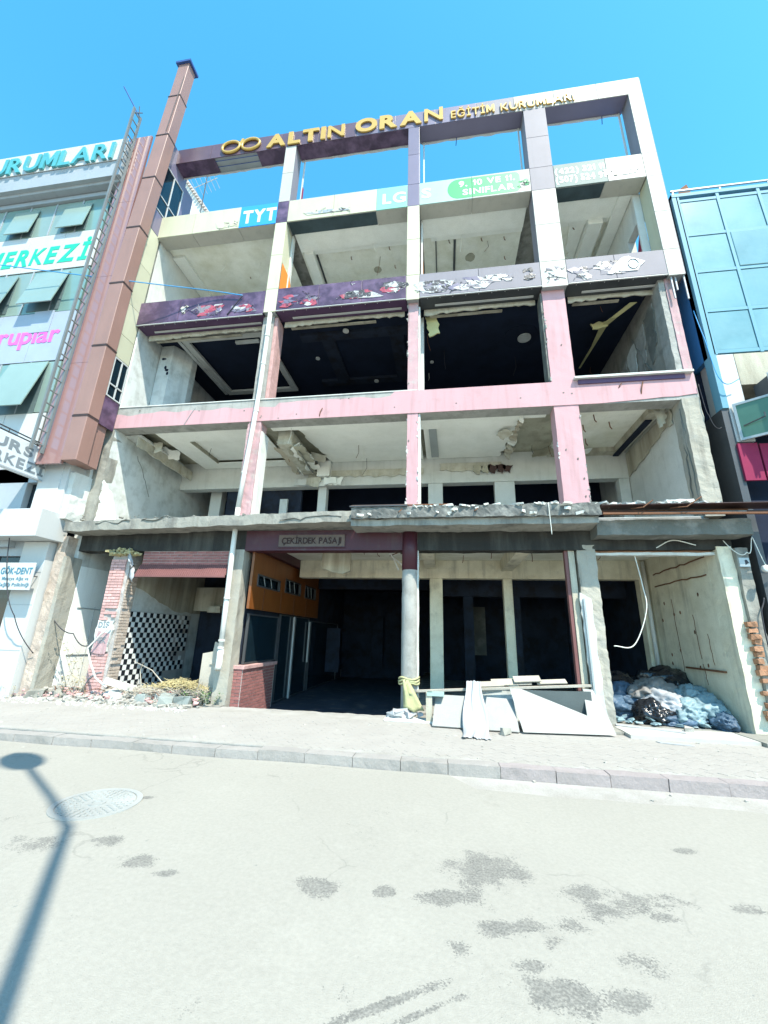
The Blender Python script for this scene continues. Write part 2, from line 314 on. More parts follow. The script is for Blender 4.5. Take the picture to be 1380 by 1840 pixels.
# ------------------------------------------------------------------ ground, road, kerb, pavement
struct(MB().quad((-300, -300, -.32), (300, -300, -.32), (300, 300, -.32), (-300, 300, -.32)).build('ground', 'asphalt_far'))
def road_material():
    m = bpy.data.materials.new('road_asphalt'); m.use_nodes = True; n = m.node_tree.nodes; L = m.node_tree.links; b = n['Principled BSDF']
    b.inputs['Roughness'].default_value = .9; b.inputs['Specular IOR Level'].default_value = .2
    pos = n.new('ShaderNodeTexCoord').outputs['Object']
    def nz(s, d, r=.6):
        t = n.new('ShaderNodeTexNoise'); t.inputs['Scale'].default_value = s; t.inputs['Detail'].default_value = d; t.inputs['Roughness'].default_value = r; L.new(pos, t.inputs['Vector']); return t.outputs['Fac']
    def ma(op, a, bb):
        x = n.new('ShaderNodeMath'); x.operation = op
        for i, v in enumerate((a, bb)):
            if hasattr(v, 'is_linked'): L.new(v, x.inputs[i])
            else: x.inputs[i].default_value = v
        return x.outputs[0]
    def mr(v, a, bb, c=0., d=1.):
        r = n.new('ShaderNodeMapRange'); L.new(v, r.inputs[0])
        for i, q in zip((1, 2, 3, 4), (a, bb, c, d)): r.inputs[i].default_value = q
        return r.outputs[0]
    def mix(f, a, bb, ty='MIX'):
        x = n.new('ShaderNodeMix'); x.data_type = 'RGBA'; x.blend_type = ty
        for s, v in ((x.inputs[0], f), (x.inputs[6], a), (x.inputs[7], bb)):
            if hasattr(v, 'is_linked'): L.new(v, s)
            else: s.default_value = v if not isinstance(v, tuple) else (*v, 1)
        return x.outputs[2]
    acc = None   # worn and oily patches: centre x, y, half sizes, rotation
    for (x, y, rx, ry, a) in STAINS:
        mp = n.new('ShaderNodeMapping'); mp.vector_type = 'TEXTURE'; mp.inputs['Location'].default_value = (x, y, -.12); mp.inputs['Rotation'].default_value = (0, 0, math.radians(a)); mp.inputs['Scale'].default_value = (rx, ry, 1)
        L.new(pos, mp.inputs[0]); ln = n.new('ShaderNodeVectorMath'); ln.operation = 'LENGTH'; L.new(mp.outputs[0], ln.inputs[0])
        v = mr(ln.outputs['Value'], 1.4, .3)
        acc = v if acc is None else ma('MAXIMUM', acc, v)
    wob = ma('ADD', mr(nz(3.6, 9, .72), .3, .7, -.85, .6), mr(nz(75, 3, .7), .35, .65, -.3, .3))
    msk = mr(ma('ADD', acc, ma('MULTIPLY', wob, .9)), .46, .62)
    msk = ma('MULTIPLY', msk, mr(nz(7, 6, .7), .3, .6, .7, 1.))
    base = mix(mr(nz(.5, 6), .3, .7), (.285, .274, .238), (.308, .297, .259))
    base = mix(mr(nz(3.2, 6), .62, .75), base, (.27, .26, .226))
    base = mix(mr(nz(140, 2), .66, .74), base, (.19, .192, .175))
    base = mix(mr(nz(9, 4), .70, .74), base, (.205, .207, .19))
    vo = n.new('ShaderNodeTexVoronoi'); vo.feature = 'DISTANCE_TO_EDGE'; vo.inputs['Scale'].default_value = .55
    wv = n.new('ShaderNodeTexNoise'); wv.inputs['Scale'].default_value = 2.2; wv.inputs['Detail'].default_value = 6; L.new(pos, wv.inputs['Vector'])
    av = n.new('ShaderNodeVectorMath'); av.operation = 'MULTIPLY_ADD'; L.new(wv.outputs['Color'], av.inputs[0]); av.inputs[1].default_value = (.5, .5, .5); L.new(pos, av.inputs[2]); L.new(av.outputs[0], vo.inputs['Vector'])
    crack = ma('MULTIPLY', mr(vo.outputs['Distance'], .007, .0015), mr(nz(.8, 4), .52, .60))
    base = mix(ma('MULTIPLY', crack, .3), base, (.12, .118, .105))
    base = mix(mr(nz(240, 2), .58, .7), base, (.31, .305, .28))
    base = mix(mr(nz(1.4, 8, .75), .56, .66, 0, .5), base, (.32, .308, .27))
    base = mix(mr(nz(32, 4, .7), .35, .65), base, mix(1.0, base, (.90, .90, .90), 'MULTIPLY'))
    dark = mix(mr(nz(60, 3), .4, .62), (.125, .123, .112), (.215, .21, .188))
    L.new(mix(msk, base, dark), b.inputs['Base Color'])
    bp = n.new('ShaderNodeBump'); bp.inputs['Strength'].default_value = .5; bp.inputs['Distance'].default_value = .006
    L.new(ma('ADD', nz(110, 4), ma('MULTIPLY', nz(14, 4), .8)), bp.inputs['Height']); L.new(bp.outputs[0], b.inputs['Normal'])
    return m
STAINS = [(.21, -5.08, .33, .28, 12), (-.01, -5.46, .22, .11, 13), (.34, -5.69, .25, .08, 12), (.88, -5.22, .22, .14, 13), (1.12, -5.36, .40, .13, 22), (1.29, -5.40, .14, .07, 12), (-3.17, -5.40, .27, .18, 11),
    (-2.67, -5.26, .16, .10, 11), (-2.25, -5.48, .15, .11, 11), (-1.96, -5.58, .08, .05, 16), (-.87, -5.49, .16, .13, 11), (-.43, -5.47, .10, .08, 11), (.03, -5.90, .09, .07, 6), (.96, -5.86, .16, .11, 11), (.54, -6.12, .24, .12, 9),
    (.82, -6.10, .16, .09, 11), (.43, -5.95, .14, .06, 8), (1.91, -5.22, .13, .08, 13), (-.30, -6.33, .36, .035, 33), (-.16, -6.36, .30, .03, 33), (1.89, -4.46, .10, .05, 11), (-3.0, -4.42, .12, .05, 20), (.55, -5.78, .1, .07, 40), (.72, -5.6, .12, .08, 0)]
K['road'] = road_material()
edge = []
for i in range(0, 221):
    x = -30+i*.3
    edge.append((x, -3.42+noise.noise(V3(x*1.3, 0, 0))*.07+U(-.02, .02) if x > .1 else -2.98+noise.noise(V3(x*.8, 3, 0))*.05))
struct(MB().prism([(-30, -40), (36, -40)]+edge[::-1], 'z', -.118, -.30).build('road', 'road'))
struct(MB().quad((-40, -4.2, -.134), (40, -4.2, -.134), (40, -2.75, -.134), (-40, -2.75, -.134)).build('gutter', 'dust'))
pave = struct(MB().box(-14, 12, -2.74, -.22, -.31, -.016).build('pavement', 'dust'))
kerb = thing('kerb', 'low grey concrete kerb along the edge of the road', 'kerb', (0, -2.85, -.13))
x = -13.0
while x < 9:
    w = .62+U(-.03, .03); t = U(-.005, .003); s_ = U(-.006, .006); sink = .02 if x < -2.7 else 0
    MB().rough(x, x+w-.007, -2.945+s_, -2.735+s_, -.24, -.004+t-sink, .075, .006, 6).build('kerb_stone', 'kerb_pink' if x > .2 and RN.random() < .7 else 'kerb', kerb, recalc=True)
    x += w
# pavers laid on the diagonal: the nearest 300 singly, the rest as one part
K['paver'] = mat('paver', (.315, .298, .272), var=.1, c2=(.325, .31, .282), cov=.5, sharp=.25, bump=.3, bsc=30, orand=.03)
pm = MB().box(-.0992, .0992, -.0492, .0492, -.02, 0).mesh('paving_block'); pm.materials.append(K['paver'])
cells = []; ca, sa = math.cos(math.radians(38)), math.sin(math.radians(38))
for i in range(-90, 91):
    for j in range(-90, 91):
        u = i*.2+(j % 2)*.1; v = j*.1; px, py = u*ca-v*sa-1.5, u*sa+v*ca-1.5
        if -10.5 < px < 7.8 and -2.64 < py < -.62: cells.append((math.hypot(px-2.6, (py+2.6)*1.6), px, py))
cells.sort(); rest = MB()
for k, (d, px, py) in enumerate(cells):
    M = Matrix.Translation((px, py, U(-.0015, .0015))) @ Matrix.Rotation(math.radians(38)+U(-.008, .008), 4, 'Z') @ Matrix.Rotation(U(-.006, .006), 4, 'X')
    if k < 300:
        o = link('paving_block', pm, None, pave); o.matrix_local = M
    else: rest.box(-.0992, .0992, -.0492, .0492, -.02, 0, M)
stuff(rest.build('paving_blocks', 'paver', pave))
MB().box(-14, 12, -2.745, -2.56, -.02, -.0025).build('edging_strip', 'dust', pave); MB().box(-14, 12, -.72, -.22, -.02, -.0025).build('edging_strip', 'dust', pave)
# manhole
mh = thing('manhole_cover', 'round ribbed iron manhole cover set in the road beside the lamp shadow', 'manhole cover', (-3.34, -4.64, -.12))
def ring(cx, cy, r0, r1, z0, z1, n=40):
    b = MB(); vs = []; fs = []
    for k in range(n):
        a = 6.28319*k/n; c, s = math.cos(a), math.sin(a)
        vs += [(cx+r0*c, cy+r0*s, z0), (cx+r1*c, cy+r1*s, z0), (cx+r1*c, cy+r1*s, z1), (cx+r0*c, cy+r0*s, z1)]
        q = (k+1) % n
        for e in range(4): fs.append((k*4+e, q*4+e, q*4+(e+1) % 4, k*4+(e+1) % 4))
    return b.add(vs, fs)
ring(-3.34, -4.64, .335, .385, -.2, -.110).build('frame', 'iron', mh)
ring(-3.34, -4.64, .001, .328, -.2, -.116).build('lid', 'iron', mh)
for r_, n_ in ((.30, 34), (.25, 28), (.20, 22), (.15, 16)):
    rb = MB()
    for k in range(n_):
        a = 6.28319*(k+.5*(n_ % 4 == 0))/n_
        rb.box(-.019, .019, -.009, .009, -.118, -.108, Matrix.Translation((-3.34+r_*math.cos(a), -4.64+r_*math.sin(a), 0)) @ Matrix.Rotation(a, 4, 'Z'))
    stuff(rb.build('rib_ring', 'iron', mh))
ring(-3.34, -4.64, .045, .075, -.12, -.108, 20).build('centre_boss', 'iron', mh)
# ------------------------------------------------------------------ the gutted building
B = thing('gutted_building', 'four storey gutted concrete building with pink beams, purple bands and gold letters', 'building', (-1.7, 0, 0))
XL, XR = -8.8, 5.3          # inner faces of the side walls
CX = [(-4.92, -4.60), (-.84, -.58), (2.56, 3.10)]
# side and back walls
for z0, z1, m in ((-.05, 3.98, 'plaster_grey'), (3.98, 7.3, 'plaster_grey'), (7.3, 10.64, 'plaster_grey'), (10.64, 14.0, 'plaster_white')):
    bx('wall', m, B, XL-.25 if z0 > 0 else XL-.45, XL if z0 > 0 else XL-.2, .02, 10, z0, z1)
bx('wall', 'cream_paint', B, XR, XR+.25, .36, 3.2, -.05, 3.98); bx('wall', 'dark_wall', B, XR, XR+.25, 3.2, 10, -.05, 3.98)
for z0, z1 in ((3.98, 7.3), (7.3, 10.64)):
    bx('wall', 'plaster_white' if z0 < 5 else 'concrete_light', B, XR, XR+.25, .36, 10, z0, z1)
bx('wall', 'plaster_white', B, XR, XR+.2, .95, 10, 10.64, 14.0)   # third floor right, opening in front of it
bx('wall', 'plaster_white', B, XR, XR+.2, .36, .95, 12.35, 14.0)
bx('wall', 'dark_wall', B, XL-.4, XR+.3, 10, 10.25, -.45, 14.0)
# floor slabs
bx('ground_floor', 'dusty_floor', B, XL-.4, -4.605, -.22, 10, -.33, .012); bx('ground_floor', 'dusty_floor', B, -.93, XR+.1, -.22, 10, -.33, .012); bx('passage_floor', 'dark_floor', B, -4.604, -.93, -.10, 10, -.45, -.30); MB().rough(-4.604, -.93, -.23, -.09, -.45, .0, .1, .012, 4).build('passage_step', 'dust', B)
bx('floor_slab', 'dusty_floor', B, XL-.02, XR+.02, .05, 10, 3.76, 3.98)
bx('bounce_layer', 'bounce_pale', B, XL, XR, .06, 3.0, 3.981, 3.995)  # pale layer added on the unseen slab to bounce light onto the ceiling
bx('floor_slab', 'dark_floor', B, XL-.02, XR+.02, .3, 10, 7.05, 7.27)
bx('floor_slab', 'dusty_floor', B, XL-.02, XR+.02, .3, 10, 10.4, 10.64)
bx('roof_slab', 'dusty_floor', B, XL-.02, XR+.02, .3, 10, 13.7, 13.98)
# ---- ground storey
bays = [(XL-.2, CX[0][0]), (CX[0][1], CX[1][0]), (CX[1][1], CX[2][0]+.2), (CX[2][1]-.07, XR)]
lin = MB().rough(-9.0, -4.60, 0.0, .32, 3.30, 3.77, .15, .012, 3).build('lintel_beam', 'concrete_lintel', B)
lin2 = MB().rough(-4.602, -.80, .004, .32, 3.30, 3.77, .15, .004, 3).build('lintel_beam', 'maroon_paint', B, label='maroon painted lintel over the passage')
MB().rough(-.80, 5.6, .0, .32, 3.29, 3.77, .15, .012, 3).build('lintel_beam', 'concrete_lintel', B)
sgn = bx('carved_plate', 'carved_stone', lin2, -3.78, -2.22, -.03, .01, 3.375, 3.66, .006)
text('ÇEKİRDEK PASAJI', (-3.7, -.034, 3.45), (1, 0, 0), (0, 0, 1), .145, 1.40, 'dark_letter', sgn, off=.01, ext=.008, gap=.07)
bx('plate_rim', 'maroon_paint', sgn, -3.80, -2.20, -.036, -.028, 3.655, 3.675)
bx('plate_rim', 'maroon_paint', sgn, -3.80, -2.20, -.036, -.028, 3.36, 3.38)
# column between the shop and the passage
c2g = MB().rough(-4.93, -4.60, -.005, .36, -.05, 3.32, .11, .011, 3.5).build('column', 'concrete_column', B, label='worn pale concrete column carrying the white drain pipe')
# round column
rc = MB()
pts = [(-.75, .05, z) for z in [i*.15 for i in range(0, 23)]]
rc.tube(pts, .165, 22)
rc.v = [tuple(Vector(v)+noise.noise_vector(Vector(v)*6)*.008) for v in rc.v]
rc.build('column', 'concrete', B, smooth=True, label='round cement rendered column at the passage entrance')
cm = MB(); cm.tube([(-.75, .05, 2.86), (-.75, .05, 3.76)], .172, 22); cm.build('column_collar', 'maroon_paint', B, smooth=True)
MB().rough(-.60, -.555, .02, .12, 0, 3.3, .1, .012, 4).build('plaster_strip', 'plaster_white', B)
# broken column 4
c4g = MB().rough(2.70, 3.06, .0, .38, -.05, 3.4, .07, .018, 4.5).build('column', 'concrete_column', B, label='shattered concrete column with peeling plaster by the rubbish room')
MB().prism(jagpoly([(2.68, .02), (2.92, .02), (2.88, 1.1), (2.86, 2.3), (2.66, 2.42)], .018, .14), 'y', -.035, .01).build('plaster_or_sun_patch', 'plaster_grey', c4g)
bx('door_jamb', 'plaster_cream', B, 2.545, 2.665, .06, .16, .01, 3.29)
bx('door_jamb', 'sheet_red', B, 2.475, 2.54, .08, .2, .01, 3.29, label='maroon door jamb')
bx('door_jamb', 'steel_grey', B, 2.70, 2.735, -.075, -.045, .0, 2.3)
# right wall end pier at street
MB().rough(5.3, 5.56, -.03, .36, -.05, 3.35, .1, .014, 3).build('wall_pier', 'cream_paint', B)
MB().rough(5.565, 5.78, -.1, .1, -.05, 3.3, .1, .02, 4).build('wall_pier', 'concrete_light', B)
for k in range(16):
    z = .25+k*.105+U(-.01, .01); d = U(-.05, .05); w_ = U(.08, .17)
    if RN.random() < .2: continue
    MB().rough(5.50+d, 5.50+d+w_, -.14+U(-.02, .03), -.04, z, z+U(.06, .09), .045, .022, 9).build('brick', 'brick_orange', B)
# rear row of pillars, cross beams and ceilings of the ground storey
bx('beam', 'cream_paint', B, -4.3, XR-.02, 2.95, 3.25, 3.09, 3.6)
for x0, x1 in ((-.43, -.07), (1.6, 1.84)): bx('pillar', 'cream_paint', B, x0, x1, 2.97, 3.23, 0, 3.088, .01)
bx('pillar', 'cream_paint', B, 5.1, 5.29, 2.97, 3.23, 0, 3.088)
MB().tube([(5.2, 2.86, .1), (5.2, 2.86, 3.55)], .05, 10).build('soil_pipe', 'white_pipe', B, smooth=True)
for x0, x1 in ((-.55, -.25), (1.55, 1.85)):
    bx('cross_beam', 'cream_paint', B, x0, x1, .33, 2.945, 3.36 if x0 < 0 else 3.30, 3.6)
bx('ceiling', 'ceiling_stained', B, -4.58, XR-.01, .33, 2.94, 3.6, 3.74)
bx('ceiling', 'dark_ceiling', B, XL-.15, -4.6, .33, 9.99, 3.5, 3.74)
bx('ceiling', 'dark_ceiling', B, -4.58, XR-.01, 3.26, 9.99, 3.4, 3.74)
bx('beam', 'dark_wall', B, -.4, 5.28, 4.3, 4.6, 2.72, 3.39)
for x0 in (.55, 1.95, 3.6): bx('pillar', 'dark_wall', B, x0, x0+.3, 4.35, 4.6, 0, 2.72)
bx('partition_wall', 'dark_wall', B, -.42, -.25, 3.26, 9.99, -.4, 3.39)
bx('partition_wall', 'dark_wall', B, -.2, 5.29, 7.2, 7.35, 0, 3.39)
bx('panel', 'concrete_dark', B, .75, 1.45, 7.12, 7.18, .9, 2.6)
bx('orange_brick_course', 'brick_orange', B, 3.05, 5.28, .12, .3, 3.24, 3.30)
MB().rough(3.06, 5.3, .05, .18, 3.19, 3.245, .1, .012, 5).build('plaster_strip', 'plaster_white', B)
# hanging pelmet board and hooks in the passage ceiling
MB().prism(jagpoly([(-3.1, 3.6, 1), (-2.35, 3.6, 1), (-2.35, 3.02), (-2.55, 2.94), (-3.1, 3.08, 1)], .02, .12), 'y', 1.2, 1.26).build('pelmet_board', 'plaster_cream', B)
hk = 0
for (x, y, z, l) in [(-2.0, 1.2, 3.6, .16), (-1.75, 1.7, 3.6, .12), (-2.6, 2.0, 3.6, .16), (.4, .9, 3.6, .12), (.5, 2.2, 3.6, .2), (1.2, 1.9, 3.6, .14), (2.2, 1.9, 3.6, .22), (2.3, 1.2, 3.6, .1), (3.6, 1.1, 3.6, .14), (3.9, 2.1, 3.6, .14), (4.4, 1.6, 3.6, .12), (4.6, .9, 3.6, .1)]:
    b = MB(); b.tube([(x, y, z+.01), (x+U(-.02, .02), y, z-l*.6), (x+U(-.07, .07), y+.02, z-l)], .009, 5); b.build('hanger_hook', 'rust', B)
MB().tube([(-1.28, .6, 3.58), (-1.28, .62, 3.36), (-1.22, .7, 3.28), (-1.0, 1.0, 3.12)], .02, 6).build('conduit', 'white_pipe', B)
MB().tube([(-1.22, .72, 3.3), (-1.08, .8, 2.98)], .014, 6).build('conduit', 'white_pipe', B)
MB().tube([(-1.3, .8, 3.32), (-1.05, .7, 3.4)], .012, 6).build('conduit', 'rust', B)
MB().prism(jagpoly([(-1.1, 3.58, 1), (-.72, 3.58), (-.85, 3.34), (-1.0, 3.3)], .03, .08), 'y', .45, .5).build('torn_board', 'carved_stone', B)
# right room wall: cracks, shelf rail and stains
for k, (a, b_) in enumerate([((.4, 3.22), (2.6, 3.16)), ((.45, 2.86), (2.6, 2.86))]):
    pp = jag(a, b_, 12, .02); MB().tube([(XR-.006, p[0], p[1]) for p in pp], .016, 5).build('wall_crack', 'rust', B)
MB().box(XR-.05, XR-.003, .42, 1.75, .98, 1.015).build('wall_rail', 'rust', B)
for (y, z0, z1) in ((1.1, .7, 1.1), (1.15, 1.2, 2.1), (1.9, .9, 2.5), (.75, 1.1, 1.7)):
    pp = jag((y, z0), (y+.05, z1), 6, .02); MB().tube([(XR-.003, p[0], p[1]) for p in pp], .007, 4).build('wall_crack', 'rust', B)
for k in range(12): MB().prism(blob(U(.6, 2.6), U(.7, 2.8), .03, .05, 8), 'x', XR-.008, XR+.002).build('wall_hole', 'rust', B)
# ---- shop bay on the left: brick pier, tiled partition, brick lintel, red sheet awning
bx('partition_wall', 'plaster_grey', B, -7.72, -7.56, .12, 3.3, 0, 3.29)
MB().prism(jagpoly([(2.05, 1.98), (3.28, 1.98, 1), (3.28, 3.28, 1), (.32, 3.28, 1), (.32, 2.5)], .03, .15), 'x', -7.565, -7.54).build('plaster_or_sun_patch', 'plaster_cream', B)
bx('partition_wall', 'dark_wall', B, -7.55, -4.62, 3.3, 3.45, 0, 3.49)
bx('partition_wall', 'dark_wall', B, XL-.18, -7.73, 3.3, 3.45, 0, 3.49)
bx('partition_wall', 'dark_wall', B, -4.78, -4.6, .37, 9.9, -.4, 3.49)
tw = MB().box(-7.555, -7.54, .30, 2.85, .02, 1.90).build('tile_backing', 'mortar', B)
tm = {}
for c in ('tile_white', 'tile_black'):
    me = MB().box(0, .012, -.056, .056, -.056, .056).mesh('wall_tile'); me.materials.append(K[c]); tm[c] = me
TS = .122
for i in range(20):
    for j in range(15):
        y = .34+(i+.5)*TS; z = .06+(j+.5)*TS
        if y > 2.72 or (y > 2.2 and RN.random() < .25) or (y > 1.9 and z < .4): continue
        o = link('wall_tile', tm['tile_white' if (i+j) % 2 else 'tile_black'], None, tw); o.location = (-7.54+U(-.002, .002), y, z); o.rotation_euler = (U(-.012, .012), U(-.01, .01), U(-.015, .015))
def bricks(x0, x1, z0, z1, y, m, parent, bw=.2, bh=.068, miss=0, face='y', inside=None, depth=.05):
    """each brick an object sharing one mesh; face 'y' looks to -y, face 'x' looks to +x (x0,x1 are then y limits and y is the x plane)"""
    g = .011; me = (MB().box(g/2, bw-g/2, -.004, depth, g/2, bh-g/2) if face == 'y' else MB().box(-depth, .004, g/2, bw-g/2, g/2, bh-g/2)).mesh('brick'); me.materials.append(K[m])
    hv = (MB().box(g/2, bw/2-g/2, -.004, depth, g/2, bh-g/2) if face == 'y' else MB().box(-depth, .004, g/2, bw/2-g/2, g/2, bh-g/2)).mesh('brick'); hv.materials.append(K[m])
    r = 0; z = z0
    while z+bh <= z1+.001:
        u = x0
        if r % 2: u0 = [(u, hv)]; u += bw/2
        else: u0 = []
        while u+bw <= x1+.001: u0.append((u, me)); u += bw
        if u+bw/2 <= x1+.001: u0.append((u, hv))
        for (uu, mm) in u0:
            if RN.random() < miss or (inside and not inside(uu+bw/2, z+bh/2)): continue
            o = link('brick', mm, None, parent); d = U(-.004, .004)
            o.location = (uu, y+d, z) if face == 'y' else (y+d, uu, z)
        z += bh; r += 1
pier = MB().rough(-7.98, -7.50, .0, .34, -.05, 3.2, .1, .02, 4).build('brick_pier', 'mortar', B, label='ruined brick pier with a fallen render face')
bricks(-7.98, -7.58, 1.66, 3.1, -.032, 'brick_pink', pier, inside=lambda u, z: z > 1.9 or u < -7.8 or RN.random() < .4)
bricks(-7.98, -7.50, .05, .95, -.032, 'brick_pink', pier, miss=.04)
bricks(.02, .34, .1, 3.1, -7.478, 'brick_old', pier, face='x', miss=.12)
MB().prism(jagpoly([(-7.99, 1.02), (-7.60, .98), (-7.56, 1.66), (-7.97, 1.66)], .03, .1), 'y', -.05, .0).build('render_patch', 'plaster_grey', pier)
ps = MB().prism(jagpoly([(-7.98, .96), (-7.62, .93), (-7.60, 1.36), (-7.9, 1.42)], .02, .1), 'y', -.062, -.048).build('sign_remnant', 'pink_worn', pier)
text('HEK', (-7.92, -.066, 1.16), (1, 0, 0), (0, 0, 1), .13, .27, 'grey_print', ps, off=.015, ext=.003)
text('DİŞ', (-7.93, -.055, 1.5), (1, 0, 0), (0, 0, 1), .13, .27, 'grey_print', pier, off=.015, ext=.003)
# arch drawn on the pier foot
arc = MB()
arc.tube([(-7.98+.38*(1-math.cos(a)), -.045, .12+.42*math.sin(a)) for a in [i*math.pi/2/10 for i in range(11)][::-1]], .014, 5); arc.build('arch_moulding', 'grey_print', pier)
bl = bx('brick_lintel', 'mortar', B, -7.2, -4.94, .03, .2, 2.76, 3.297)
bricks(-7.2, -4.98, 2.96, 3.295, .026, 'brick_red', bl, bw=.2, bh=.066)
aw = MB()
for k in range(44):
    x = -7.22+k*.052; aw.prism([(-.135, 2.68), (-.125, 2.68), (.02, 2.96), (.02, 2.98)], 'x', x, x+.026)
aw.quad((-7.22, -.122, 2.685), (-4.94, -.122, 2.685), (-4.94, .025, 2.965), (-7.22, .025, 2.965)); aw.box(-7.24, -4.93, -.145, -.125, 2.655, 2.685)
aw.build('sheet_awning', 'sheet_red', B, label='corrugated red sheet awning under the brick lintel')
fo = MB()
for k in range(110):
    fo.chunk((-7.68+RN.gauss(0, .15), -.03+RN.gauss(0, .07), 3.2+abs(RN.gauss(0, .06))), U(.025, .055), (1.2, 1, .8), k)
fo.build('foam_clump', 'foam_yellow', B, label='clump of yellow insulation foam on the brick pier')
sm = MB()
for i in range(7):
    t = i/6
    for j in range(4):
        sm.v.append((-7.5+.28*t+.04*math.sin(j*2.+i), -.12+.05*math.sin(i*1.7+j), 3.22-.5*t+j*.05-.12*t*j))
for i in range(6):
    for j in range(3): a = i*4+j; sm.f.append((a, a+4, a+5, a+1))
so_ = sm.build('hanging_sheet', 'cloth', B, smooth=True); md = so_.modifiers.new('thick', 'SOLIDIFY'); md.thickness = .012
# shop interior: sliding boards, torn counter, hanging pipe
MB().prism([(-5.42, .02), (-5.06, .02), (-5.06, 1.22), (-5.16, 1.26), (-5.18, 1.05), (-5.42, 1.0)], 'y', .25, .29).build('door_leaf', 'wood', B)
bx('door_bar', 'wood', B, -5.2, -4.96, .22, .26, .78, .83)
bx('ceiling_box', 'plaster_cream', B, -7.53, -6.2, 2.9, 3.28, 2.05, 2.75); bx('ceiling_box', 'plaster_cream', B, -6.9, -6.5, 2.6, 2.9, 2.0, 2.18)
# left end pillar: split render and cable
lp = MB().rough(-9.09, -8.99, -.27, .16, -.05, 3.12, .1, .010, 4).build('pillar', 'concrete_column', B, label='leaning concrete end pillar with crumbling edge')
MB().rough(-9.36, -9.10, -.25, .1, -.05, 3.62, .07, .014, 6).build('broken_masonry', 'brick_old', lp)
bx('wall_lining', 'white_wall', B, XL-.202, XL-.18, .17, 2.4, 0, 2.95)
for z in (.85, 1.95): MB().tube([(XL-.17, .32, z), (XL-.17, 1.5, z-.02)], .012, 4).build('lining_joint', 'steel_grey', B)
MB().tube([(XL-.17, .86, .05), (XL-.17, .84, 2.0)], .008, 4).build('lining_joint', 'steel_grey', B)
for s_ in range(3):
    MB().tube([(XL-.17, 1.6+s_*.25, 2.75-s_*.1), (XL-.1, 1.9+s_*.2, 2.62-s_*.08), (XL+.1, 2.5, 2.5-s_*.12)], .03, 5, .008).build('dead_root', 'cable_black', B)
# passage: orange panelled mezzanine with three windows, brick plinth, glazed shop doors
W3 = [(.45, 1.83, 2.53, 2.83), (2.2, 3.46, 2.56, 2.95), (3.88, 4.98, 2.56, 2.97)]
op = MB()
ys = [.18]+[v for w in W3 for v in w[:2]]+[5.4]
for i in range(0, len(ys)-1):
    y0, y1 = ys[i], ys[i+1]
    if i % 2 == 0: op.box(-4.48, -4.42, y0, y1, 2.0, 3.35)
    else:
        w = W3[i//2]; op.box(-4.48, -4.42, y0, y1, 2.0, w[2]); op.box(-4.48, -4.42, y0, y1, w[3], 3.35)
opo = op.build('mezzanine_panel', 'orange_wood', B, label='varnished orange wood panel wall with three small windows')
for (y0, y1, z0, z1) in W3:
    f = MB(); t = .035
    for a in ((y0, y1, z0, z0+t), (y0, y1, z1-t, z1), (y0, y0+t, z0+t, z1-t), (y1-t, y1, z0+t, z1-t)): f.box(-4.47, -4.40, *a)
    f.build('window_frame', 'steel_dark', opo)
    bx('window_pane', 'glass_dark', opo, -4.56, -4.55, y0, y1, z0, z1)
    for k in range(2):
        y = y0+(y1-y0)*(.35+.3*k); MB().tube([(-4.43, y, z0+.05), (-4.41, y-.18, z1-.02)], .012, 4).build('broken_bar', 'steel_grey', opo)
for y in (.9, 2.0, 3.0, 4.1): MB().box(-4.422, -4.414, y-.004, y+.004, 2.0, 2.5).build('panel_joint', 'slat_maroon', opo)
bx('mezzanine_fascia', 'maroon_paint', B, -4.50, -4.30, .33, 5.5, 3.36, 3.59)
bp_ = bx('brick_plinth', 'mortar', B, -4.60, -4.395, .20, 1.95, -.32, .70)
bricks(.20, 1.95, -.32, .70, -4.388, 'brick_red', bp_, face='x', bw=.2, bh=.068)
bricks(-4.6, -4.4, -.32, .70, .188, 'brick_red', bp_, bw=.2, bh=.068)
bx('plinth_cap', 'brick_pink', bp_, -4.62, -4.35, .16, 2.0, .702, .78, .008)
for (y0, y1, z1) in ((.4, 2.2, 1.9), (2.3, 3.3, 1.98), (3.5, 4.8, 1.98), (5.0, 8.6, 1.9)):
    d = MB(); t = .035; z0 = .79 if y0 < 1 else -.28
    for a in ((y0, y1, z0, z0+t), (y0, y1, z1-t, z1), (y0, y0+t, z0+t, z1-t), (y1-t, y1, z0+t, z1-t)): d.box(-4.55, -4.49, *a)
    df = d.build('shop_door_frame', 'steel_dark', B); bx('glass_pane', 'glass_dark', df, -4.53, -4.52, y0+t, y1-t, z0+t, z1-t)
for (y, z0, z1) in ((3.28, -.28, 1.95), (4.72, .6, 1.85)): MB().box(-4.48, -4.44, y-.03, y+.03, z0, z1).build('door_stile', 'alu_white', B)
for (x, y, w, h) in ((-4.3, 6.3, .5, 1.5), (-1.4, 6.5, .4, 2.0), (-3.2, 9.5, .5, 2.1)): bx('dim_panel', 'dark_wall', B, x, x+w, y, y+.05, .2, .2+h)
bx('passage_beam', 'dark_wall', B, -4.4, -.45, 5.2, 5.5, 3.0, 3.39)
